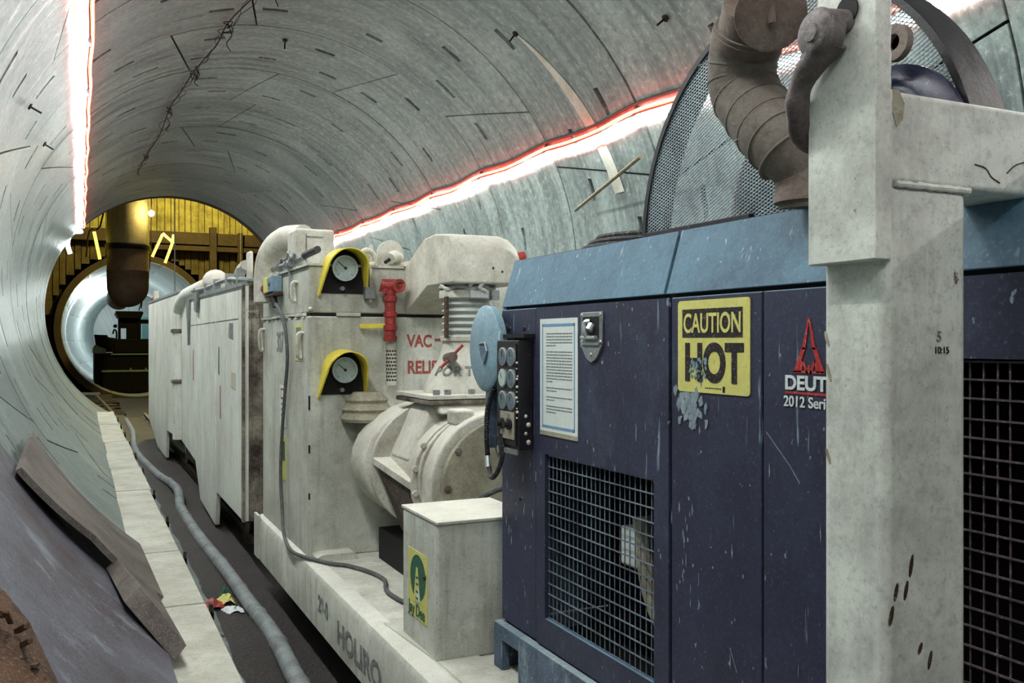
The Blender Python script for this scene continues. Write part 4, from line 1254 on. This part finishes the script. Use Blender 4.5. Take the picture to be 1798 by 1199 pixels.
MB().box(1.88, 2.0, 4.70, 4.84, -.47, -.38).build('lifting_pad', 'cast', bw, bevel=.02)
for a in ((2.06, -.49), (1.86, -.60), (1.80, -.80), (1.80, -.90), (1.80, -1.02)):
    x_, z_ = a
    b = MB().lathe((x_, 4.60, z_), (0, -1, 0), [(0, .024), (.005, .022), (.006, .013), (.018, .013)], 6).build('bolt', 'cap', bw)
for a in (150, 170, 190, 210):
    MB().cyl((2.08 + .395 * cos(R_(a)), 4.83, -.78 + .395 * sin(R_(a))), (2.08 + .395 * cos(R_(a)), 4.815, -.78 + .395 * sin(R_(a))), .018, n=6).build('bolt', 'cast', bw)
MB().prism([(2.18, -.52), (2.20, -.50), (2.25, -.60), (2.23, -.61)], 'y', 4.596, 4.60).build('paint_mark', 'green', bw)
MB().box(1.75, 2.9, 4.7, 5.7, -1.40, -1.20).build('base_frame', 'void', bw)
tag(MB().box(1.84, 1.98, 5.02, 5.20, -1.40, -1.16).build('support_block', 'beige', None, bevel=.008), 'small beige steel foot block on the deck under the blower', 'block')
tag(MB().tube([(1.80, 4.35, -.85), (1.95, 4.3, -.77), (2.1, 4.28, -.76), (2.28, 4.2, -.82), (2.35, 4.1, -.95)], .016, 8, smooth=4).build('blower_cable', 'cable', None),
    'thin grey cable arching in front of the blower end cover', 'cable')
vb = thing('valve_body', (1.66, 5.83, -.45), 'cement-spattered ribbed fitting on the tank left of the blower', 'fitting')
MB().lathe((1.70, 5.80, -.52), (0, 0, 1), [(0, .16), (.02, .17), (.06, .15), (.08, .165), (.12, .13), (.14, .14), (.19, .09)], 24).build('ribbed_cap', 'cover_plate', vb)

# ------------------------------------------------------------------ steel box with the green and yellow decal
jd = thing('junction_box', (1.6, 3.95, -1.40), 'pale steel box with green and yellow tower decal on the deck', 'box')
MB().box(1.405, 1.86, 3.72, 4.19, -1.40, -.797).build('cabinet', 'beige', jd, bevel=.012)
MB().box(1.40, 1.87, 3.71, 4.20, -.80, -.785).build('lid', 'cast', jd, bevel=.004)
dc = MB().box(1.4025, 1.405, 3.84, 4.10, -1.275, -.965).build('decal', 'sign_yellow', jd)
mb = MB()
mb.lathe((1.4025, 3.965, -1.085), (-1, 0, 0), [(0, .105), (.0006, .105)], 32)
mb.build('green_disc', 'green', dc)
MB().prism([(3.985, -1.04), (3.965, -1.04), (3.93, -1.20), (4.02, -1.20)], 'x', 1.4005, 1.402).build('tower', 'sign_yellow', dc)
MB().prism([(3.985, -1.19), (3.96, -1.12), (3.93, -1.19)], 'x', 1.400, 1.4012).build('tower', 'paper', dc)
for z in (-1.09, -1.12, -1.155, -1.185):
    MB().box(1.3995, 1.402, 3.955, 3.985, z, z + .010).build('tower_bar', 'green', dc)
text('lettering', 'Jay Dee', (1.4010, 4.09, -1.262), 'left', .078, 'green', dc, sx=.92, bold=.0012)
MB().sphere((1.402, 3.865, -1.06), .012, 8).build('paint_chip', 'waler', dc)

# ------------------------------------------------------------------ blue engine enclosure
en = thing('engine_enclosure', (2.4, 2.2, -1.40), 'dark blue engine enclosure with yellow CAUTION HOT sign', 'engine')
EX, EY0, EY1 = 1.65, 0.55, 3.58
ZT, ZB = .135, -1.195
MB().box(EX + .06, 3.1, EY0, EY1 - .02, ZT + .195, ZT + .215).build('roof', 'blue', en)
MB().box(3.05, 3.1, EY0, EY1, -1.19, ZT + .2).build('back_panel', 'blue', en)
MB().prism([(EX + .004, ZB), (EX + .004, ZT), (EX + .06, ZT + .21), (3.1, ZT + .21), (3.1, ZB)], 'y', EY1 - .03, EY1).build('end_panel', 'blue_worn', en)
MB().box(EX + .004, 3.1, EY0, EY0 + .03, ZB, ZT + .2).build('end_panel', 'blue', en)
def framed(mb, x0, x1, y0, y1, z0, z1, hy0, hy1, hz0, hz1):
    mb.box(x0, x1, y0, y1, z0, hz0); mb.box(x0, x1, y0, y1, hz1, z1)
    mb.box(x0, x1, y0, hy0, hz0, hz1); mb.box(x0, x1, hy1, y1, hz0, hz1)
    return mb
MB().box(EX, EX + .02, 3.255, EY1, ZB, ZT).build('corner_panel', 'blue', en, bevel=.004)
dr = framed(MB(), EX - .004, EX + .018, 2.34, 3.245, ZB, ZT, 2.42, 3.17, -1.085, -.44).build('door', 'blue', en)
MB().box(EX, EX + .02, 1.918, 2.33, ZB, ZT).build('side_panel', 'blue', en, bevel=.004)
MB().box(EX, EX + .02, 1.36, 1.912, ZB, ZT).build('side_panel', 'blue', en, bevel=.004)
framed(MB(), EX, EX + .02, EY0, 1.354, ZB, ZT, .66, 1.33, -1.1, -.035).build('side_panel', 'blue', en)
# sloping shoulder panels, in two lengths
for ya, yb in ((2.375, EY1), (EY0, 2.36)):
    MB().add([(EX, ya, ZT + .012), (EX, yb, ZT + .012), (EX + .06, yb, ZT + .215), (EX + .06, ya, ZT + .215),
              (EX + .02, ya, ZT + .012), (EX + .02, yb, ZT + .012), (EX + .08, yb, ZT + .195), (EX + .08, ya, ZT + .195)],
             [(0, 1, 2, 3), (7, 6, 5, 4), (0, 4, 5, 1), (1, 5, 6, 2), (2, 6, 7, 3), (3, 7, 4, 0)]).build('shoulder_panel', 'blue_dusty', en, bevel=.003)
MB().box(EX + .03, EX + .05, EY0, EY1 - .03, ZT - .06, ZT + .02).build('inner_rail', 'void', en)
# skid base with a fork pocket
mb = MB()
mb.box(1.62, 1.66, EY0, 3.36, -1.40, -1.205); mb.box(1.62, 1.66, 3.36, 3.52, -1.27, -1.205); mb.box(1.62, 1.66, 3.52, 3.60, -1.40, -1.205)
mb.box(1.66, 3.1, 3.56, 3.60, -1.40, -1.205)
mb.build('skid_base', 'blue_worn', en, bevel=.005)
MB().box(1.75, 3.0, EY0, 3.5, -1.40, -1.25).build('skid_core', 'void', en)
# grilles of welded wire
def grille(y0, y1, z0, z1, ny, nz, mat='mesh_steel', nm='grille'):
    mb = MB()
    for k in range(ny + 1):
        y = y0 + (y1 - y0) * k / ny + random.uniform(-.0015, .0015)
        mb.beam((EX + .014, y, z0), (EX + .014, y + random.uniform(-.002, .002), z1), .0030, .0030, up=(1, 0, 0))
    for k in range(nz + 1):
        z = z0 + (z1 - z0) * k / nz + random.uniform(-.0015, .0015)
        mb.beam((EX + .0095, y0, z), (EX + .0095, y1, z + random.uniform(-.002, .002)), .0040, .0040)
    return mb.build(nm, mat, en, smooth=False)
grille(2.425, 3.165, -1.08, -.445, 23, 14)
grille(.665, 1.325, -1.095, -.04, 22, 27, 'mesh_shaded')
# inside: engine block, header pipe, dark liners
MB().box(2.0, 2.9, .8, 3.3, -1.2, -.1).build('engine_block', 'void', en, bevel=.03)
ip = MB().tube([(1.80, 2.72, -.62), (1.80, 2.68, -.82), (1.80, 2.60, -.95), (1.80, 2.45, -1.04)], .035, 10, smooth=4).build('coolant_pipe', 'cover_plate', en)
MB().box(1.76, 1.84, 2.70, 2.80, -.80, -.66).build('filter_can', 'paper', en, bevel=.01)
# latch in its recess
MB().box(EX - .012, EX - .004, 2.725, 2.875, -.01, .105).build('latch_plate', 'steel', dr, bevel=.004)
MB().prism([(2.875, -.01), (2.725, -.01), (2.765, -.06), (2.80, -.075), (2.835, -.06)], 'x', EX - .012, EX - .004).build('latch_plate', 'steel', dr)
MB().box(EX - .014, EX - .011, 2.745, 2.855, .015, .088).build('latch_recess', 'void', dr)
MB().tube([(EX - .016, 2.81, .012), (EX - .03, 2.81, .03), (EX - .03, 2.815, .065), (EX - .016, 2.80, .07)], .010, 8, smooth=3).build('latch_lever', 'chrome', dr)
MB().box(EX - .03, EX - .012, 2.75, 2.85, .008, .020).build('latch_bar', 'chrome', dr, bevel=.003)
MB().box(EX - .018, EX - .012, 2.74, 2.86, -.012, -.004).build('latch_bar', 'chrome', dr)
MB().cyl((EX - .03, 2.785, .04), (EX - .016, 2.785, .06), .014, n=10).build('key_barrel', 'chrome', dr)
for y_, z_ in ((2.735, .095), (2.865, .095), (2.735, .0), (2.865, .0), (2.80, -.045)):
    MB().lathe((EX - .012, y_, z_), (-1, 0, 0), [(0, .007), (.004, .005)], 8).build('rivet', 'chrome', dr)
# instruction placard
pl = MB().box(EX - .007, EX - .0045, 2.905, 3.205, -.365, .088).build('instruction_placard', 'paper', dr)
for a in ((2.925, 3.185, .058, .068), (2.925, 3.185, -.335, -.325), (2.925, 2.931, -.335, .068), (3.179, 3.185, -.335, .068)):
    MB().box(EX - .0078, EX - .0068, *a).build('border', 'paper_blue', pl)
MB().box(EX - .0078, EX - .0068, 2.905, 3.205, -.365, -.348).build('worn_edge', 'cover_plate', pl)
mb = MB()
z = .028
for nl in (5, 11, 2, 2, 3):
    for k in range(nl):
        yy = 3.150
        end = 2.945 if k < nl - 1 else 3.05 + random.uniform(-.03, .05)
        while yy > end:
            wl = random.uniform(.008, .024)
            mb.box(EX - .0078, EX - .0068, max(yy - wl, end), yy, z, z + .0042)
            yy -= wl + .004
        z -= .0115
    z -= .0125
mb.build('small_print', 'print', pl, smooth=False)
# CAUTION HOT sign
def rrect(y0, y1, z0, z1, r, n=5):
    p = []
    for cy, cz, a0 in ((y1 - r, z1 - r, 0), (y0 + r, z1 - r, 90), (y0 + r, z0 + r, 180), (y1 - r, z0 + r, 270)):
        for k in range(n + 1):
            a = R_(a0 + 90 * k / n)
            p.append((cy + r * cos(a), cz + r * sin(a)))
    return p
sg = MB().prism(rrect(1.962, 2.292, -.150, .122, .012), 'x', EX - .003, EX + .001).build('warning_sign', 'sign_yellow', en)
MB().box(EX - .0042, EX - .0028, 1.992, 2.268, .012, .096).build('sign_band', 'ink', sg)
text('sign_lettering', 'CAUTION', (EX - .0046, 2.262, .0270), 'left', .080, 'sign_yellow', sg, sx=.735, bold=.0014)
text('sign_lettering', 'HOT', (EX - .0040, 2.258, -.112), 'left', .150, 'ink', sg, sx=.83, bold=.0058)
mb = MB()
for k in range(9):
    mb.box(EX - .0038, EX - .0028, 2.085 + k * .0085, 2.090 + k * .0085, -.137, -.1335)
mb.box(EX - .0038, EX - .0028, 2.068, 2.078, -.145, -.128)
mb.build('fine_print', 'ink', sg, smooth=False)
mb = MB()
for k in range(34):     # flaked lettering over the H and O
    cy, cz = 2.235 - random.random() ** .8 * .09, -.10 + random.uniform(-.008, .05)
    p = [(cy + random.uniform(.002, .010) * cos(a) * .8, cz + random.uniform(.002, .009) * sin(a)) for a in (0, 1.2, 2.4, 3.7, 5.0)]
    mb.prism(p, 'x', EX - .0065 + k * .00003, EX - .0042)
mb.build('paint_flake', 'blue_pale', sg, smooth=False)['kind'] = 'stuff'
mb = MB()
for k in range(60):     # splash of cement below the sign
    cy, cz = 2.24 + random.gauss(0, .035), -.19 + random.gauss(0, .035)
    p = [(cy + random.uniform(.003, .016) * cos(a), cz + random.uniform(.006, .026) * sin(a)) for a in (0, .9, 1.8, 2.8, 3.7, 4.6, 5.4)]
    mb.prism(p, 'x', EX - .0035 + k * .00003, EX + .001)
mb.build('cement_splash', 'cement_film', en, smooth=False)['kind'] = 'stuff'
for k in range(110):
    zc_ = -.22 - random.random() ** .6 * .95
    yc_ = random.choice((random.uniform(1.36, 2.30), random.uniform(1.36, 2.30), random.uniform(2.35, 2.41), random.uniform(3.27, 3.56)))
    if k < 16:
        yc_, zc_ = random.gauss(2.26, .03), random.uniform(-.78, -.50)
    h_, w_ = random.uniform(.003, .028), random.uniform(.0012, .004)
    MBs = MB().prism([(yc_ - w_, zc_), (yc_ + w_ * .3, zc_ - h_ * .6), (yc_ + w_, zc_ + h_ * .1), (yc_ + w_ * .2, zc_ + h_)], 'x', EX - .0012, EX + .001)
    if k == 0:
        scr = MB()
    scr.add(MBs.v, MBs.f)
for (p_, q_) in (((1.90, -.24), (1.81, -.32)), ((1.81, -.32), (1.775, -.36)), ((1.60, -.10), (1.50, -.20)), ((2.05, -.86), (2.02, -.92))):
    scr.beam((EX - .0005, p_[0], p_[1]), (EX - .0005, q_[0], q_[1]), .0018, .001, up=(1, 0, 0))
scr.build('scrape_marks', 'cement_film', en, smooth=False)['kind'] = 'stuff'
# emblem: red spire over white letters
em = MB()
def stroke(p, q, w0, w1):
    (ya, za), (yb, zb) = p, q
    em.add([(EX - .002, ya + w0, za), (EX - .002, ya - w0, za), (EX - .002, yb - w1, zb), (EX - .002, yb + w1, zb),
            (EX + .001, ya + w0, za), (EX + .001, ya - w0, za), (EX + .001, yb - w1, zb), (EX + .001, yb + w1, zb)],
           [(0, 1, 2, 3), (7, 6, 5, 4), (0, 4, 5, 1), (1, 5, 6, 2), (2, 6, 7, 3), (3, 7, 4, 0)])
yc = 1.742
stroke((yc + .001, .060), (yc + .018, -.020), .002, .006)
stroke((yc - .001, .060), (yc - .018, -.020), .002, .006)
stroke((yc + .018, -.015), (yc + .047, -.078), .007, .007)
stroke((yc - .018, -.015), (yc - .047, -.078), .007, .007)
stroke((yc + .020, -.048), (yc + .006, -.080), .004, .004)
stroke((yc - .020, -.048), (yc - .006, -.080), .004, .004)
stroke((yc + .022, -.048), (yc + .032, -.078), .004, .006)
stroke((yc - .022, -.048), (yc - .032, -.078), .004, .006)
stroke((yc + .0, -.060), (yc + .0, -.080), .003, .012)
em.prism([(yc + .054, -.074), (yc + .012, -.074), (yc + .012, -.080), (yc + .054, -.080)], 'x', EX - .002, EX + .001)
em.prism([(yc - .054, -.074), (yc - .012, -.074), (yc - .012, -.080), (yc - .054, -.080)], 'x', EX - .002, EX + .001)
em.build('maker_emblem', 'logo_red', en, smooth=False)
text('maker_lettering', 'DEUTZ', (EX - .002, 1.828, -.122), 'left', .050, 'white', en, sx=1.16, bold=.0016)
MB().box(EX - .002, EX + .001, 1.66, 1.826, -.134, -.128).build('maker_underline', 'logo_red', en)
text('maker_lettering', '2012 Series', (EX - .002, 1.832, -.166), 'left', .038, 'white', en, sx=1.02, bold=.0006)
# screws on the corner panel
for y_, z_ in ((3.50, .055), (3.36, .055), (3.40, -.65), (3.21, -.50), (3.21, .03)):
    MB().lathe((EX, y_, z_), (-1, 0, 0), [(0, .012), (.004, .010), (.006, .004)], 10).build('screw', 'black', en)
MB().box(EX + .0, EX + .02, 3.235, 3.262, -.56, -.52).build('hinge', 'chrome', en)

# round lid of the air cleaner at the far corner
ac = thing('air_cleaner', (1.62, 3.70, -.22), 'round pale blue air cleaner lid at the corner of the engine enclosure', 'air cleaner')
MB().lathe((1.64, 3.645, -.03), (-1, 0.05, 0), [(0, .155), (.01, .185), (.04, .188), (.048, .175), (.05, .06), (.052, .001)], 48).build('lid', 'blue_pale', ac)
MB().lathe((1.90, 3.72, -.03), (-1, 0, 0), [(0, .12), (.25, .12)], 32).build('drum', 'blue_worn', ac)
MB().prism([(3.672, -.01), (3.60, -.005), (3.585, -.04), (3.625, -.10), (3.665, -.05)], 'x', 1.582, 1.592).build('handle_recess', 'blue_worn', ac)
MB().tube([(1.582, 3.67, -.01), (1.578, 3.60, -.005), (1.578, 3.583, -.04), (1.578, 3.622, -.10)], .004, 6).build('recess_rim', 'chrome', ac)
MB().box(1.60, 1.70, 3.60, 3.64, -.46, -.20).build('bracket', 'blue_worn', ac)

# instrument panel
ipn = thing('instrument_panel', (1.62, 3.38, -.45), 'black instrument panel with six small round gauges', 'panel')
PX = 1.583
MB().box(PX, 1.648, 3.275, 3.485, -.435, .005).build('housing', 'black', ipn, bevel=.004)
MB().box(PX - .006, PX, 3.29, 3.47, -.42, -.01).build('face', 'black', ipn)
MB().box(1.60, 1.66, 3.26, 3.46, .015, .03).build('drip_strip', 'void', ipn)
for r_, z in enumerate((-.062, -.150, -.240)):
    for c_, y in enumerate((3.405, 3.325)):
        g = MB().lathe((PX - .006, y, z), (-1, 0, 0), [(0, .037), (.007, .038), (.009, .034)], 28).build('gauge', 'chrome', ipn)
        MB().disc((PX - .0140, y, z), (-1, 0, 0), .033, .0015, 28).build('glass', 'dial_dark' if (r_, c_) != (1, 0) else 'dial', g)
        a = R_(random.uniform(30, 150))
        MB().beam((PX - .0165, y, z), (PX - .0165, y + .024 * cos(a), z + .024 * sin(a)), .003, .001, up=(1, 0, 0)).build('needle', 'ink', g)
kp = MB().box(PX - .010, PX - .006, 3.30, 3.43, -.395, -.285).build('switch_plate', 'cover_plate', ipn)
for y in (3.405, 3.335):
    MB().lathe((PX - .010, y, -.335), (-1, 0, 0), [(0, .022), (.012, .022), (.014, .012), (.03, .012)], 16).build('key_switch', 'black', kp)
MB().box(PX - .016, PX - .010, 3.345, 3.365, -.31, -.29).build('toggle', 'chrome', kp)
MB().box(PX - .008, PX + .0, 3.28, 3.47, -.455, -.435).build('bottom_flange', 'steel', ipn)
for k in range(11):
    MB().sphere((PX - .002, 3.284 + random.uniform(-.003, .005), -.09 - .022 * k + random.uniform(-.008, .008)), random.uniform(.003, .0065), 6).build('cement_blob', 'cast', ipn)
for k in range(4):
    MB().sphere((1.615 + .012 * (k % 2), 3.277, -.30 - .035 * k), .008 + .003 * (k % 2), 8).build('cement_blob', 'cast', ipn)
hz = tag(MB().tube([(1.60, 3.56, -.20), (1.59, 3.60, -.30), (1.58, 3.585, -.42), (1.58, 3.57, -.50), (1.575, 3.54, -.555), (1.56, 3.48, -.57), (1.565, 3.43, -.53), (1.575, 3.41, -.46), (1.575, 3.42, -.38)], .0105, 8, smooth=5).build('flex_conduit', 'rubber', None),
         'black corrugated conduit looping below the instrument panel', 'conduit')
sp = spline([Vector(p) for p in [(1.60, 3.56, -.20), (1.59, 3.60, -.30), (1.58, 3.585, -.42), (1.58, 3.57, -.50)]], 12)
for k in range(0, len(sp) - 1):
    d = (sp[k + 1] - sp[k]).normalized()
    MB().lathe(sp[k], d, [(0, .010), (.002, .0135), (.004, .010)], 10).build('ring', 'rubber', hz)
MB().cyl((1.578, 3.572, -.49), (1.575, 3.558, -.535), .013, n=10).build('ferrule', 'chrome', hz)
tag(MB().tube([(1.565, 3.40, -.345), (1.55, 3.40, -.38), (1.55, 3.385, -.44), (1.55, 3.40, -.47), (1.55, 3.425, -.43), (1.555, 3.41, -.38)], .003, 6, smooth=4).build('key_wire', 'rubber', None),
    'thin wire loop hanging from the key switch', 'wire')

# ------------------------------------------------------------------ on the roof: coiled hose, guard, exhaust
RZ = ZT + .215
co = thing('coiled_hose', (2.0, 3.1, RZ), 'flat coil of black hose lying on the blue roof', 'hose')
for k in range(3):
    pts = [(2.03 + (.22 - .03 * k) * cos(a), 3.08 + (.25 - .03 * k) * sin(a), RZ + .018 + .022 * k) for a in [2 * pi * i / 28 for i in range(29)]]
    MB().tube(pts, .014, 8).build('coil', 'rubber', co)
tag(MB().beam((2.55, 4.2, .40), (2.55, 2.4, .43), .25, .02).build('roof_board', 'board', None, smooth=False), 'pale board lying behind the coiled hose', 'board')

gd = thing('fan_guard', (1.9, 2.13, RZ), 'large half-round expanded metal guard on the engine roof', 'guard')
GC, GR = Vector((1.88, 2.13, RZ)), .70
def arc_strip(x0, x1, r0, r1, a0=0, a1=180, n=40):
    mb = MB(); vs, fs = [], []
    for i in range(n + 1):
        a = R_(a0 + (a1 - a0) * i / n)
        for r, x_ in ((r0, x0), (r1, x0), (r1, x1), (r0, x1)):
            vs.append((x_, GC.y + r * cos(a), GC.z + r * sin(a)))
    for i in range(n):
        for q in range(4):
            q2 = (q + 1) % 4
            fs.append((i * 4 + q, i * 4 + q2, i * 4 + 4 + q2, i * 4 + 4 + q))
    fs += [(3, 2, 1, 0), (n * 4, n * 4 + 1, n * 4 + 2, n * 4 + 3)]
    return mb.add(vs, fs)
arc_strip(1.875, 1.995, GR - .006, GR).build('rim', 'black', gd)
arc_strip(1.872, 1.878, GR - .02, GR).build('face_ring', 'black', gd)
def diamond_mesh(x_, R, cy, cz, s_w=.026, s_h=.0115, wr=.0026):
    mb = MB()
    def clip(p, d):
        # the line p + t d inside the half disc
        b = p[0] * d[0] + p[1] * d[1]
        c = p[0] ** 2 + p[1] ** 2 - R * R
        D = b * b - c
        if D <= 0:
            return None
        t0, t1 = -b - math.sqrt(D), -b + math.sqrt(D)
        if abs(d[1]) > 1e-9:
            tz = -p[1] / d[1]
            if d[1] > 0:
                t0 = max(t0, tz)
            else:
                t1 = min(t1, tz)
        return (t0, t1) if t1 - t0 > .01 else None
    L = math.hypot(s_w, s_h)
    for sg_ in (1, -1):
        d = (s_w / L, sg_ * s_h / L)
        off = s_h * 1.0
        k = -140
        while k < 140:
            p = (0, k * off)
            r = clip(p, d)
            if r:
                a = (x_ + sg_ * .0008, cy + p[0] + d[0] * r[0], cz + p[1] + d[1] * r[0])
                b = (x_ + sg_ * .0008, cy + p[0] + d[0] * r[1], cz + p[1] + d[1] * r[1])
                mb.beam(a, b, wr, .0022, up=(1, 0, 0))
            k += 1
    return mb
diamond_mesh(1.882, GR - .012, GC.y, GC.z, wr=.0034).build('mesh_face', 'mesh_pale', gd, smooth=False)
MB().box(1.86, 1.885, 2.22, 2.79, RZ - .005, RZ + .045).build('base_angle', 'black', gd, bevel=.003)
MB().lathe((2.05, 2.12, RZ + .02), (1, 0, 0), [(-.03, .001), (-.02, .25), (0, .42), (.03, .47), (.08, .48)], 40).build('fan_drum', 'black', gd)
MB().lathe((1.80, 1.68, RZ + .11), (1, 0, 0), [(0, .001), (.004, .10), (.012, .17), (.026, .215), (.045, .235), (.06, .235)], 44).build('air_drum', 'navy', gd)
MB().lathe((1.80, 1.60, RZ + .375), (-1, 0, 0), [(0, .045), (.02, .045), (.02, .02), (.0, .02)], 20).build('boss', 'cap', gd)

ex = thing('exhaust_stack', (1.66, 1.85, RZ), 'heat-wrapped exhaust elbow with an open flap cap', 'exhaust')
path = [(1.66, 1.76, RZ - .01), (1.65, 1.76, RZ + .07), (1.62, 1.79, RZ + .14), (1.61, 1.86, RZ + .22), (1.60, 1.93, RZ + .32), (1.585, 1.915, RZ + .40), (1.565, 1.865, RZ + .455)]
sp = spline([Vector(p) for p in path], 8)
MB().tube(sp, [.070 + .020 * min(1, max(0, (i - 8) / 12)) for i in range(len(sp))], 28).build('wrapped_pipe', 'exhaust', ex)
for k in range(14, len(sp) - 3, 4):
    d = (sp[k + 1] - sp[k]).normalized() + Vector((.12, .1, .0))
    MB().lathe(sp[k], d, [(0, .088), (.002, .0925), (.006, .0925), (.009, .088)], 28).build('wrap_edge', 'exhaust', ex)
d_end = (sp[-1] - sp[-3]).normalized()
MB().lathe(sp[-1] - d_end * .04, d_end, [(0, .088), (.0, .094), (.03, .094), (.03, .082), (.10, .082), (.10, .075)], 32).build('end_clamp', 'cap', ex)
MB().cyl(sp[-1] + Vector((-.07, -.07, -.02)), sp[-1] + Vector((-.095, -.095, -.02)), .012, n=8).build('clamp_bolt', 'chrome', ex)
cc = Vector((1.49, 1.70, .78))
nd = Vector((-.50, -.80, -.33)).normalized()
MB().lathe(cc, nd, [(-.012, .082), (-.006, .085), (.002, .085), (.004, .080)], 36).build('flap_cap', 'cap', ex)
_, uu, vv_ = basis(nd)
MB().beam(cc + nd * .012 + Vector((0, 0, .12)), cc + nd * .012 + Vector((0, 0, -.02)), .008, .02, up=(0, 1, 0)).build('flap_rib', 'cap', ex)
MB().cyl((1.66, 1.76, RZ), (1.66, 1.76, RZ + .09), .082, .076, n=28).build('mesh_sleeve', 'cap', ex)
mb = MB()
for i in range(9):
    k = random.randint(20, len(sp) - 4)
    a = random.uniform(0, 2 * pi)
    p = sp[k] + Vector((-.086, .03, 0)) + Vector((0, random.uniform(-.03, .03), random.uniform(-.04, .04)))
    mb.beam(p, p + Vector((random.uniform(-.014, -.003), random.uniform(0, .014), random.uniform(-.006, .01))), .0009, .0009)
mb.build('frayed_thread', 'paper', ex, smooth=False)['kind'] = 'stuff'
# cable coil behind the stack and a small latch block on the roof
tag(MB().tube([(1.75, 1.78, .60), (1.80, 1.72, .66), (1.76, 1.62, .68), (1.70, 1.60, .62), (1.74, 1.70, .56), (1.80, 1.74, .50)], .012, 8, smooth=5).build('lashing_rope', 'cable', None), 'grey twisted rope behind the exhaust elbow', 'rope')
tag(MB().box(1.70, 1.75, 1.80, 1.86, RZ, RZ + .045).build('roof_clip', 'blue_pale', None, bevel=.01), 'small pale clip on the blue roof beside the exhaust', 'clip')

# ------------------------------------------------------------------ lifting gantry in the foreground
gn = thing('lifting_frame', (1.4, 1.25, -1.40), 'grey-white steel lifting frame post in the right foreground', 'frame')
MB().box(1.30, 1.512, 1.183, 1.338, -1.40, .285).build('post', 'gantry', gn, bevel=.018, seg=4)
MB().box(1.302, 3.2, 1.183, 1.338, .285, .452).build('cross_beam', 'gantry', gn, bevel=.012, seg=3)
lugp = [(1.338, .145), (1.172, .145), (1.172, .80), (1.20, .82), (1.24, .80), (1.29, .72), (1.32, .62), (1.338, .50)]
MB().prism(lugp, 'x', 1.264, 1.30).build('lug_plate', 'gantry', gn, bevel=.003)
def weld(p0, p1, r, nm='weld_bead'):
    pts = []
    p0, p1 = Vector(p0), Vector(p1)
    n_ = int((p1 - p0).length / .012)
    rs = []
    for i in range(n_ + 1):
        pts.append(p0.lerp(p1, i / n_) + Vector((random.uniform(-.001, .001), 0, random.uniform(-.001, .001))))
        rs.append(r * (1 + .25 * (i % 2)))
    MB().tube(pts, rs, 8).build(nm, 'gantry', gn)
weld((1.32, 1.182, .283), (1.512, 1.182, .283), .006)
weld((1.512, 1.184, .279), (1.512, 1.336, .279), .006)
weld((1.303, 1.181, .15), (1.303, 1.181, .45), .006)
weld((1.3, 1.178, .45), (1.3, 1.178, .78), .004)
MB().prism([(1.303, .45), (1.33, .452), (1.345, .43), (1.34, .40), (1.325, .385), (1.315, .41), (1.303, .42)], 'y', 1.1815, 1.184).build('bare_patch', 'cover_plate', gn)
text('chalk_mark', '5', (1.425, 1.1815, .001), 'front', .028, 'faded_ink', gn, rot=-.1)
text('chalk_mark', '10:15', (1.420, 1.1815, -.022), 'front', .018, 'ink', gn)
for (x_, z_, l_) in ((1.362, -.407, .042), (1.324, -.450, .034), (1.349, -.450, .036), (1.313, -.491, .036), (1.385, -.56, .022), (1.41, -.585, .035)):
    MB().prism([(x_ + .0045 * cos(a) + .004 * sin(a), z_ + l_ / 2 * sin(a)) for a in [2 * pi * k / 9 for k in range(9)]], 'y', 1.1818, 1.184).build('dark_scuff', 'waler', gn, smooth=False)
for (y_, z_, l_) in ((1.325, .005, .03), (1.320, -.06, .035), (1.322, -.22, .03)):
    MB().prism([(y_ + .004 * cos(a) + .005 * sin(a), z_ + l_ / 2 * sin(a)) for a in [2 * pi * k / 9 for k in range(9)]], 'x', 1.2988, 1.301).build('dark_scuff', 'cover_plate', gn, smooth=False)
MB().tube([(1.53, 1.182, .335), (1.56, 1.182, .33), (1.575, 1.182, .315), (1.60, 1.182, .305)], .0012, 6, smooth=3).build('paint_crack', 'waler', gn)
MB().tube([(1.62, 1.182, .325), (1.65, 1.182, .345), (1.70, 1.182, .352), (1.72, 1.182, .33)], .0012, 6, smooth=3).build('paint_crack', 'waler', gn)

# shackle through the lug
sh = thing('shackle', (1.24, 1.25, .36), 'heavy rusty lifting shackle hanging through the lug plate', 'shackle')
HY, HZ = 1.236, .585
MB().cyl((1.31, HY, HZ), (1.215, HY + .012, HZ - .005), .022, n=20).build('pin', 'shackle', sh)
def ear(x_):
    return MB().lathe((x_, HY + .03, HZ - .022), (-1, 0.05, 0), [(0, .034), (.006, .045), (.034, .047), (.044, .040), (.048, .030)], 28).build('eye', 'shackle', sh)
ear(1.252)
MB().lathe((1.206, HY + .03, HZ - .022), (-1, 0.05, 0), [(0, .019), (.006, .017), (.007, .001)], 20).build('pin_end', 'shackle', sh)
bow = [(1.238, 1.255, .555), (1.234, 1.288, .522), (1.234, 1.318, .494), (1.238, 1.338, .460), (1.252, 1.350, .425), (1.275, 1.364, .400),
       (1.310, 1.372, .394), (1.345, 1.368, .425), (1.355, 1.350, .49), (1.352, 1.30, .545), (1.35, 1.26, .57)]
spb = spline([Vector(p) for p in bow], 5)
MB().tube(spb, [.036 - .014 * min(1, i / 9) + (.0012 * sin(i * .9)) for i in range(len(spb))], 16).build('bow', 'shackle', sh)
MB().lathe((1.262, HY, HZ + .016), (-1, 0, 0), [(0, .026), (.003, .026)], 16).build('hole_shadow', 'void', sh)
